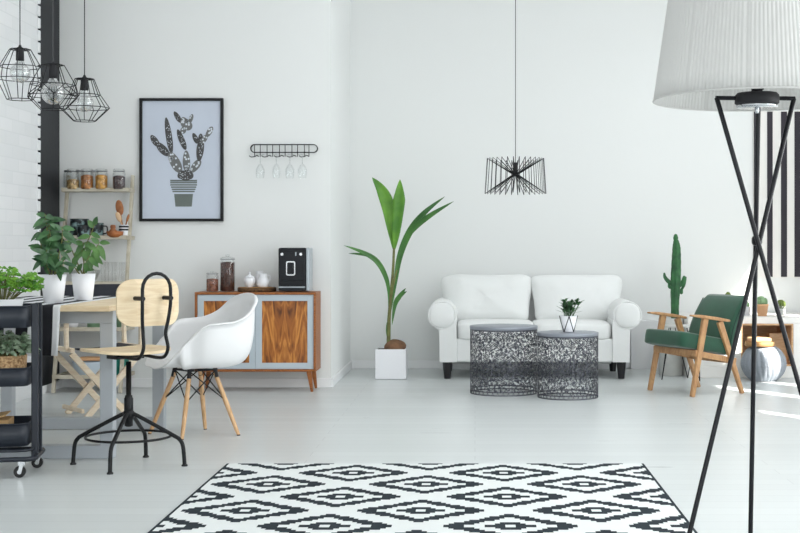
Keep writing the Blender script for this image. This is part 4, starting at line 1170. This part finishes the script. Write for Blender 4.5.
# ------------------------------------------------------------------ trolley and its plants
TRO = Vector((-2.20, 6.55, 0)); TRR = R(11)
def trolley():
    t = thing('utility_trolley', 'anthracite three-tier metal trolley on castors at the left edge', 'trolley', (TRO.x, TRO.y, 0), TRR)
    # local: +X end at 0, extends to -X; depth along Y
    L, Wd = .46, .33
    cx, cy = -L/2, -.055
    def tray(zr, dp, name='tray'):
        pts = rrect(L-.045, Wd-.02, .045, 6); n = len(pts); V = []; Fs = []
        lev = [(1.0, zr, 0), (1.0, zr-dp, 0)]
        inn = [(p[0]*.985, p[1]*.98) for p in pts]
        V = [(p[0]+cx, p[1]+cy, zr) for p in pts]+[(p[0]*.985+cx, p[1]*.985+cy, zr-dp) for p in pts]+[(p[0]+cx, p[1]+cy, zr) for p in inn]+[(p[0]*.98+cx, p[1]*.98+cy, zr-dp+.004) for p in inn]
        for i in range(n):
            j = (i+1) % n; Fs += [(i, j, n+j, n+i), (i, 2*n+i, 2*n+j, j), (2*n+i, 3*n+i, 3*n+j, 2*n+j)]
        Fs += [tuple(n+i for i in range(n)), tuple(3*n+i for i in range(n))[::-1]]
        m = MB(); m.add(V, Fs); m.sm = [True if len(f) == 4 else False for f in m.f]
        o = m.build(name, 'trolley', t)
        rim = MB().tube([(p[0]*1.004+cx, p[1]*1.004+cy, zr) for p in pts], .0035, 6, True); rim.build('tray_rim', 'trolley', o)
    tray(.835, .105); tray(.533, .088); tray(.262, .110)
    for s in (0, -1):
        x = s*L
        for y in (-.115, .115):
            MB().bar((x, cy+y*.55, .075), (x, cy+y*.55, .845), .022, .034, (0, 1, 0), ).build('post', 'trolley', t, bevel=.004)
        MB().bar((x, cy-.075, .842), (x, cy+.075, .842), .022, .014, (0, 1, 0)).build('post_bridge', 'trolley', t, bevel=.003)
    fr = MB().tube([(p[0]*1.06+cx, p[1]*1.02+cy, .092) for p in rrect(L, Wd, .05, 6)], .012, 8, True)
    fr.tube([(p[0]*1.0+cx, p[1]*.95+cy, .132) for p in rrect(L-.02, Wd, .05, 6)], .007, 8, True)
    fr.build('base_frame', 'trolley', t)
    for x, y in ((-.06, -.145), (-.015, .13), (-L+.06, -.145), (-L+.02, .13)):
        if True:
            w_ = MB().tube([(x, cy+y-.012, .029), (x, cy+y+.010, .029)], .028, 24); 
            ca = MB().bar((x+.010, cy+y, .08), (x+.008, cy+y, .060), .034, .03, (1, 0, 0)).bar((x+.012, cy+y-.016, .074), (x, cy+y-.016, .024), .018, .003, (1, 0, 0)).bar((x+.012, cy+y+.014, .074), (x, cy+y+.014, .024), .018, .003, (1, 0, 0))
            cs = ca.build('castor', 'chrome', t, bevel=.001)
            w_.build('wheel', 'rubber', cs); MB().tube([(x, cy+y-.0145, .029), (x, cy+y+.0125, .029)], .011, 16).build('hub', 'chrome', cs)
    return t
trolley()
def Tl(x, y, z):       # trolley local to world
    c, s = math.cos(TRR), math.sin(TRR); return Vector((TRO.x+c*x-s*y, TRO.y+s*x+c*y, z))
def bushy(name, label, loc, n, spread, hgt, Lf, Wf, m, seed, potf, sy=.8, zb=0):
    t = thing(name, label, 'plant', loc); potf(t); rnd = random.Random(seed)
    st, lf = MB(), MB()
    for i in range(n):
        a = rnd.uniform(0, 2*PI); rr = math.sqrt(rnd.random()); hz = hgt*(1-.45*rr*rr)*rnd.uniform(.35, 1)
        e = Vector((spread*rr*math.cos(a), spread*sy*rr*math.sin(a), zb+hz)); b = Vector((e.x*.3, e.y*.3, zb-.01))
        if i % 3 == 0: st.tube([b, (b+e)/2+Vector((0, 0, .01)), e], .0014, 4)
        for k in range(3):
            q = a+rnd.uniform(-1.3, 1.3); lf.leaf(e, (math.cos(q), math.sin(q)*.8, rnd.uniform(-.2, .6)), (rnd.uniform(-.5, .5), -.7, .8), Lf*rnd.uniform(.7, 1.2), Wf*rnd.uniform(.8, 1.2), .3, .2, 4, lead=.8)
    st.build('stem', 'stem', t); lf.build('foliage', m, t)
def pot_a(t): MB().lathe([(.065, .0), (.075, .01), (.100, .130), (.096, .130), (.088, .115), (0, .112)], seg=32).build('pot', 'white_pot', t)
for k, (lx, lb) in enumerate(((-.17, 'bright green herb in low white bowl on the trolley top tray'),)):
    bushy('potted_herb', lb, Tl(lx, .0, .735), 320, .19, .165, .028, .019, 'leafbr', 31+k, pot_a, .8, .135)
def pot_b(t): MB().lathe([(.075, 0), (.085, .006), (.092, .135), (.086, .135), (.08, .12), (0, .118)], seg=40, wob=lambda a, z: 1+.012*math.sin(a*30+z*500)).build('woven_basket', 'wicker', t)
bushy('potted_herb', 'grey green leafy plant in woven basket on the trolley middle tray', Tl(-.145, -.01, .4505), 170, .135, .125, .042, .020, 'leafgy', 41, pot_b, .8, .125)
t = thing('kraft_board_box', 'open kraft cardboard box lying in the lowest trolley tray', 'box', Tl(-.25, 0.0, .157), TRR)
MB().box((0, 0, .055), (.24, .18, .11)).build('box_body', 'cardboard', t, bevel=.003)
MB().bar((-.04, -.02, .115), (.105, -.02, .135), .20, .006, (0, 1, 0)).build('box_flap', 'cardboard', t)

# ------------------------------------------------------------------ swivel work stool with birch seat
def stool():
    t = thing('swivel_stool', 'birch swivel stool with black steel hairpin back and four bent legs', 'stool', (-1.785, 6.70, 0))
    # base
    for az in (-97, -7, 83, 173):
        a = R(az+2); d = Vector((math.cos(a), math.sin(a), 0)); r = .295 if abs(d.x) > .5 else .262
        pts = [d*.018+Vector((0, 0, .268)), d*.06+Vector((0, 0, .25)), d*(r-.06)+Vector((0, 0, .158)), d*(r-.025)+Vector((0, 0, .135)), d*(r-.008)+Vector((0, 0, .10)), d*r+Vector((0, 0, .012))]
        lg = MB().tube(smooth_path(pts, 5), .0105, 12).build('leg', 'black', t)
        MB().lathe([(.016, 0), (.016, .006), (.008, .014), (0, .0145)], (d*r)[:], 14).build('foot', 'rubber', lg)
    MB().tube([(.215*math.cos(q), .215*math.sin(q), .150) for q in [2*PI*i/64 for i in range(64)]], .0065, 8, True).build('foot_ring', 'black', t)
    MB().lathe([(.012, .20), (.021, .205), (.023, .30), (.023, .345), (.019, .352), (.019, .36), (.0135, .362), (.0135, .535), (0, .536)], seg=22).build('column', 'black', t)
    MB().lathe([(.029, .245), (.029, .275), (.022, .285)], seg=22).build('collar', 'black', t)
    # seat assembly turned so that the back is towards the viewer's right
    th = R(30+180)      # local +Y is the sitting direction's rear
    fdir = Vector((-.68, .733, 0)); rdir = Vector((.733, .68, 0))
    O = Vector((-.022, .02, 0))
    def W(r, f, z): return O+rdir*r+fdir*f+Vector((0, 0, z))
    def WB(r, f, z): return W(r, f, z)+Vector((.012, 0, 0))
    m = MB(); pts = rrect(.41, .39, .13, 8); n = len(pts)
    V = [W(p[0], p[1], .578+.012*(abs(p[0])/.2)**2) for p in pts]; V += [W(p[0], p[1], .594+.012*(abs(p[0])/.2)**2) for p in pts]
    inner = [(p[0]*.6, p[1]*.6) for p in pts]
    V += [W(p[0], p[1], .576) for p in inner]+[W(p[0], p[1], .592) for p in inner]
    Fs = []
    for i in range(n):
        j = (i+1) % n; Fs += [(i, j, n+j, n+i), (n+i, n+j, 3*n+j, 3*n+i), (i, 2*n+i, 2*n+j, j)]
    Fs += [tuple(2*n+i for i in range(n))[::-1], tuple(3*n+i for i in range(n))]
    m.add(V, Fs); m.build('seat', 'pale', t, bevel=.003)
    MB().box(W(0, 0, .560), (.16, .10, .02), Matrix.Rotation(R(43), 3, 'Z')).build('seat_plate', 'black', t)
    # backrest board, gently curved
    m = MB(); pts = rrect(.345, .238, .075, 8); zc = .845; bf = -.200
    nx, nz = 20, 14
    def bb(u, v):   # u across, v up
        return u, bf-.045*(1-(u/.1725)**2)-.06*(v/.24)*0, zc+v
    V = []; Fs = []; n = len(pts)
    for off in (0, .013):
        for s in (1, .8, .5, .2):
            for p in pts:
                u, f_, z = bb(p[0]*s, p[1]*s); V.append(W(u+.022, f_+off, z))
    def idx(o, s, i): return o*4*n+s*n+i % n
    for o in (0, 1):
        for s in range(3):
            for i in range(n): Fs.append((idx(o, s, i), idx(o, s, i+1), idx(o, s+1, i+1), idx(o, s+1, i)))
        Fs.append(tuple(idx(o, 3, i) for i in range(n)))
    for i in range(n): Fs.append((idx(0, 0, i), idx(0, 0, i+1), idx(1, 0, i+1), idx(1, 0, i)))
    m.add(V, Fs); m.build('backrest', 'pale', t)
    # hairpin tube
    g = .078
    side = []
    def run(s):
        return [WB(s*.055, .10, .566), WB(s*.065, -.05, .566), WB(s*.066, -.19, .562), WB(s*.070, -.255, .573), WB(s*.068, -.290, .62), WB(s*.063, -.276, .69), WB(s*.072, -.286, .76), WB(s*.078, -.298, .84), WB(s*.078, -.298, .915)]
    top = [WB(g*math.cos(q), -.298, .915+g*math.sin(q)) for q in [PI*i/10 for i in range(1, 10)]]
    path = run(1)+[] ; path = smooth_path(run(1), 5)[:-1]+[WB(g, -.298, .915)]+top+[WB(-g, -.298, .915)]+smooth_path(run(-1), 5)[::-1][1:]
    MB().tube(path, .0088, 12).build('hairpin_frame', 'black', t)
    bb_ = MB()
    for s in (-1, 1): bb_.tube([WB(s*.078, -.308, .868), WB(s*.078, -.222, .868)], .011, 12)
    bb_.build('bolt', 'black', t)
stool()

# ------------------------------------------------------------------ white moulded armchair on dowel legs
def shell_chair():
    t = thing('dowel_leg_armchair', 'white moulded plastic armchair on beech dowel legs at the table', 'chair', (-1.675, 7.80, 0), R(-62))
    # local: front is -Y.  rim keys: (angle from front, x, y, z)
    keys = [(0, 0, -.27, .415), (.22, .13, -.27, .417), (.42, .235, -.225, .460), (.58, .285, -.105, .60), (.72, .325, -.03, .668), (1.0, .335, .05, .680),
            (1.3, .330, .15, .690), (1.55, .305, .235, .730), (1.8, .25, .30, .798), (2.2, .15, .33, .830), (PI*.87, .06, .342, .840), (PI, 0, .344, .841)]
    path = smooth_path([Vector((-k[1], k[2], k[3])) for k in keys[::-1]][:-1]+[Vector((k[1], k[2], k[3])) for k in keys], 6)
    ctr = Vector((0, .0, .425)); ns = 22; V = []; Fs = []; n = len(path)
    for i in range(n):
        rim = path[i]
        out = Vector((rim.x, rim.y, 0)).normalized(); hh = rim.z-ctr.z
        for j in range(ns+1):
            s = j/ns
            if s < .9:
                q = s/.9
                f = 1-(1-q)**2.3; g = q**3.4
                if hh < .1: f = q; g = q**4
                lipw = .020 if hh > .15 else 0
                p = Vector((ctr.x+(rim.x-out.x*lipw-ctr.x)*f, ctr.y+(rim.y-out.y*lipw-ctr.y)*f, ctr.z+hh*g))
                p.z -= .018*math.sin(PI*min(q, 1))*(1 if hh > .1 else .3)
            else:
                q = (s-.9)/.1; lipw = .020 if hh > .15 else 0
                p = Vector((rim.x-out.x*lipw*(1-q), rim.y-out.y*lipw*(1-q), rim.z+.004*math.sin(PI*q)-(.004*q if hh > .15 else 0)))
            V.append(p)
    for i in range(n-1):
        for j in range(ns): a = i*(ns+1)+j; Fs.append((a, a+1, a+ns+2, a+ns+1))
    m = MB(); m.add(V, Fs, True); sh = m.build('shell_seat', 'white_plastic', t, solid=.005)
    md = sh.modifiers.new('w', 'WELD'); md.merge_threshold = .0005
    sh.modifiers.move(1, 0)
    # legs at world offsets measured from the centre
    inv = Matrix.Rotation(-R(-62), 3, 'Z')
    feet = [(-.035, -.215), (.262, -.03), (.01, .225), (-.285, .03)]
    tops = []
    for fx, fy in feet:
        b = inv @ Vector((fx, fy, 0)); tp = inv @ Vector((fx*.45, fy*.45, 0)); tp.z = .375
        lg = MB().tube([b+Vector((0, 0, .004)), b+(tp-b)*.08, b+(tp-b)*.5, tp], [.0095, .0115, .0145, .0125], 14).build('leg', 'beech', t)
        MB().lathe([(.011, 0), (.010, .006), (0, .0062)], b[:], 12).build('foot_glide', 'rubber', lg)
        MB().tube([tp-(tp-b).normalized()*.03, tp+Vector((0, 0, .022))], .0135, 10).build('leg_cap', 'blackmatte', lg)
        tops.append((b, tp))
    w_ = MB()
    for i in range(4):
        b0, t0 = tops[i]; b1, t1 = tops[(i+1) % 4]
        lo0 = b0+(t0-b0)*.56; lo1 = b1+(t1-b1)*.56
        w_.tube([lo0, t1+Vector((0, 0, .012))], .0038, 6); w_.tube([lo1, t0+Vector((0, 0, .012))], .0038, 6)
        w_.tube([t0+Vector((0, 0, .015)), t1+Vector((0, 0, .015))], .0045, 6)
    for i in range(2): w_.tube([tops[i][1]+Vector((0, 0, .018)), tops[i+2][1]+Vector((0, 0, .018))], .0045, 6)
    w_.build('wire_bracing', 'black', t)
    mt = MB()
    for b, tp in tops: mt.tube([(tp.x, tp.y, .39), (tp.x, tp.y, .418)], .014, 12)
    mt.build('shock_mount', 'blackmatte', t)
shell_chair()

# ------------------------------------------------------------------ low bench, planter, cacti, pouf on the right
BX0, BX1, BD, BZ = 1.835, 3.39, 11.2, .522
def bench():
    cx = (BX0+BX1)/2; dp = YB-.02-BD
    t = thing('low_bench', 'long low white bench unit with plywood lined cubby under the striped picture', 'bench', (cx, BD, 0))
    cxl, cxr, cz0, cz1 = (741-CX)*BD/F-cx, (793.5-CX)*BD/F-cx, .10, .468
    L = BX0-cx; Rr = BX1-cx
    m = MB()
    m.box(((L+Rr)/2, dp/2, (BZ+cz1)/2), (Rr-L, dp, BZ-cz1)); m.box(((L+Rr)/2, dp/2, cz0/2), (Rr-L, dp, cz0))
    m.box(((L+cxl)/2, dp/2, (cz0+cz1)/2), (cxl-L, dp, cz1-cz0)); m.box(((cxr+Rr)/2, dp/2, (cz0+cz1)/2), (Rr-cxr, dp, cz1-cz0))
    m.build('carcass', 'bench', t, bevel=.003)
    k = MB(); w_ = cxr-cxl; th = .014; d2 = dp-.3
    k.box(((cxl+cxr)/2, d2+.006, (cz0+cz1)/2), (w_-.002, .012, cz1-cz0-.002))
    k.box(((cxl+cxr)/2, d2/2+.002, cz1-th/2-.001), (w_-.002, d2-.006, th)); k.box(((cxl+cxr)/2, d2/2+.002, cz0+th/2+.001), (w_-.002, d2-.006, th))
    for x in (cxl+th/2+.001, cxr-th/2-.001): k.box((x, d2/2+.002, (cz0+cz1)/2), (th, d2-.006, cz1-cz0-2*th-.004))
    k.build('plywood_lining', 'cubby', t)
bench()
t = thing('wooden_crate', 'plain plywood crate standing inside the bench cubby', 'crate', ((781-CX)*11.4/F, 11.36, .1155))
MB().box((0, .06, .13), (.22, .11, .26)).build('crate_body', 'cubby', t, bevel=.003)
def tall_cactus():
    D = 11.62; x = (676.6-CX)*11.45/F
    D = 11.45; t = thing('potted_cactus', 'tall branching column cactus in pale grey planter behind the armchair', 'cactus', (x-.052, D, 0))
    MB().lathe([(.10, 0), (.104, .004), (.108, .495), (.108, .505), (.100, .505), (.098, .47), (0, .468)], seg=4*10, wob=None).build('planter', 'concrete', t)
    MB().lathe([(.097, .468), (.05, .478), (0, .48)], seg=24).build('soil', 'soil', t)
    sc = D/F; ox = .045
    def rib(path, rs, n=6, amp=.22):
        path = smooth_path(path, 8); m = len(path); V = []; Fs = []; seg = n*6; u = None
        for i, p in enumerate(path):
            d = (path[min(i+1, m-1)]-path[max(i-1, 0)]).normalized()
            if u is None: u, v = frame_of(d)
            else: u = (u-d*u.dot(d)).normalized(); v = d.cross(u)
            k = i/(m-1); a_ = k*(len(rs)-1); j = min(int(a_), len(rs)-2); r = rs[j]+(rs[j+1]-rs[j])*(a_-j)
            for q in range(seg):
                an = 2*PI*q/seg; rr = r*(1+amp*(abs(math.cos(an*n/2))-.6))*(1+.03*math.sin(i*2.1+q))
                V.append(p+(u*math.cos(an)+v*math.sin(an))*rr)
        for i in range(m-1):
            for q in range(seg): Fs.append((i*seg+q, i*seg+(q+1) % seg, (i+1)*seg+(q+1) % seg, (i+1)*seg+q))
        V.append(path[-1]+(path[-1]-path[-2]).normalized()*rs[-1]*.6); z = len(V)-1
        for q in range(seg): Fs.append(((m-1)*seg+q, (m-1)*seg+(q+1) % seg, z))
        return V, Fs
    q = lambda px, py, dy=0: P(px, py, D)-Vector((x-.052, D, 0))+Vector((0, dy, 0))
    body = MB()
    V, Fs = rib([q(675, 322), q(675, 300), q(676, 270), q(676.5, 250), q(676, 240)], [.034, .034, .044, .040, .034, .020]); body.add(V, Fs, True)
    V, Fs = rib([q(675.7, 243), q(675.7, 238), q(675.7, 234.5)], [.012, .022, .012]); body.add(V, Fs, True)
    st = body.build('cactus_stem', 'cactus', t)
    a = MB()
    for pts, rr in (([(672, 284), (668, 281), (665, 277), (664.3, 273)], [.014, .018, .014, .007]), ([(673, 288), (669.5, 287), (669, 283)], [.01, .013, .008]),
                    ([(679, 286), (682.5, 283), (684, 278), (684, 276)], [.014, .020, .016, .008]), ([(680, 292), (684, 285), (686, 277)], [.009, .012, .006]),
                    ([(679, 289), (681.5, 293), (682, 289)], [.010, .012, .008])):
        V, Fs = rib([q(*p) for p in pts], rr, 5); a.add(V, Fs, True)
    a.build('cactus_arm', 'cactus', t)
tall_cactus()
def wire_stand():
    t = thing('wire_leg_table', 'small round grey-topped table on thin black V-shaped legs behind the armchair', 'table', (1.75, 10.98, 0))
    MB().lathe([(.17, .455), (.175, .458), (.175, .468), (0, .470)], seg=36).build('tabletop', 'concrete', t)
    for az in (175, 320, 65):
        a = R(az); b = Vector((.17*math.cos(a), .17*math.sin(a), .006))
        l = MB()
        for da in (-.42, .42): l.tube([b, (.14*math.cos(a+da*1.8), .14*math.sin(a+da*1.8), .456)], .004, 8)
        l.build('leg', 'black', t)
wire_stand()
def small_cactus(px, D, zt, label, potm, r, h, kind, nm='potted_cactus'):
    t = thing(nm, label, 'cactus', ((px-CX)*D/F, D, zt), 0, 'small potted cacti on the low bench')
    if potm == 'glass': MB().open_lathe([(0, .001), (r*.75, .001), (r, h), (r*.95, h), (r*.72, .006), (0, .006)], seg=28).build('pot', 'glass', t); MB().lathe([(r*.70, .006), (r*.85, h*.6), (0, h*.62)], seg=20).build('soil', 'concrete', t)
    else: MB().lathe([(r*.75, 0), (r*.98, h*.85), (r*1.05, h*.86), (r*1.05, h), (r*.95, h), (r*.9, h*.85), (0, h*.84)], seg=28).build('pot', potm, t)
    wob = lambda a, z: 1+.10*math.cos(a*11)
    m = MB()
    for (dx, dy, rr, hh, base) in kind[1]:
        prof = [(rr*math.sin(PI*(.12+.88*i/12))if i < 12 else 0, base+hh/2-hh/2*math.cos(PI*(.12+.88*i/12))) for i in range(13)]
        m.lathe(prof, (dx, dy, 0), 44, wob=wob)
    m.build('cactus_body', kind[0], t)
ZBN = BZ+.0005
small_cactus(762.3, 11.42, ZBN, 'pale green cactus in peach terracotta pot on the bench', 'terra', .052, .105, ('cactuspale', [(-.012, 0, .040, .09, .085), (.026, .01, .022, .075, .085)]))
small_cactus(781.5, 11.50, ZBN, 'round olive cactus in clear glass pot on the bench', 'glass', .042, .085, ('cactusolive', [(-.006, 0, .040, .082, .058)]))
small_cactus(746.6, 11.5, ZBN, 'small cactus in white pot partly hidden by the lamp leg', 'white_pot', .036, .08, ('cactuspale', [(0, 0, .026, .06, .066)]))
small_cactus(728, 11.5, ZBN, 'small cactus peeking above the green armchair back', 'terra', .045, .09, ('cactusolive', [(0, 0, .030, .135, .075)]))
def pouf():
    D = 11.0-.02; x = (763.5-CX)*D/F
    t = thing('knitted_pouf', 'round grey knitted pouf in front of the bench', 'pouf', (x, D-.0, 0))
    n = 26
    prof = [(.11, 0)]+[(.10+.082*math.sin(PI*k/14)**.7, .004+.285*k/14) for k in range(0, 15)]+[(.06, .291), (0, .288)]
    prof = [(max(0, r), z) for r, z in prof]
    MB().lathe(prof, seg=n*8, wob=lambda a, z: 1+.05*abs(math.cos(a*n/2+z*8))).build('pouf_body', 'pouf', t)
    return x, D
px_, pd_ = pouf()
t = thing('round_tray', 'thick wooden tray on top of the grey pouf', 'tray', (px_-.03, pd_, .2925))
MB().lathe([(.118, 0), (.124, .004), (.124, .040), (.116, .040), (.114, .030), (0, .030)], seg=36).build('tray_body', 'slice', t)
t = thing('folded_blanket', 'folded peach blanket on the wooden tray', 'blanket', (px_-.035, pd_, .3235))
MB().blob((0, 0, .022), (.19, .16, .042), .35, .35, 30, 10, amp=.004, fs_=12).build('blanket_fold', 'orangecloth', t)
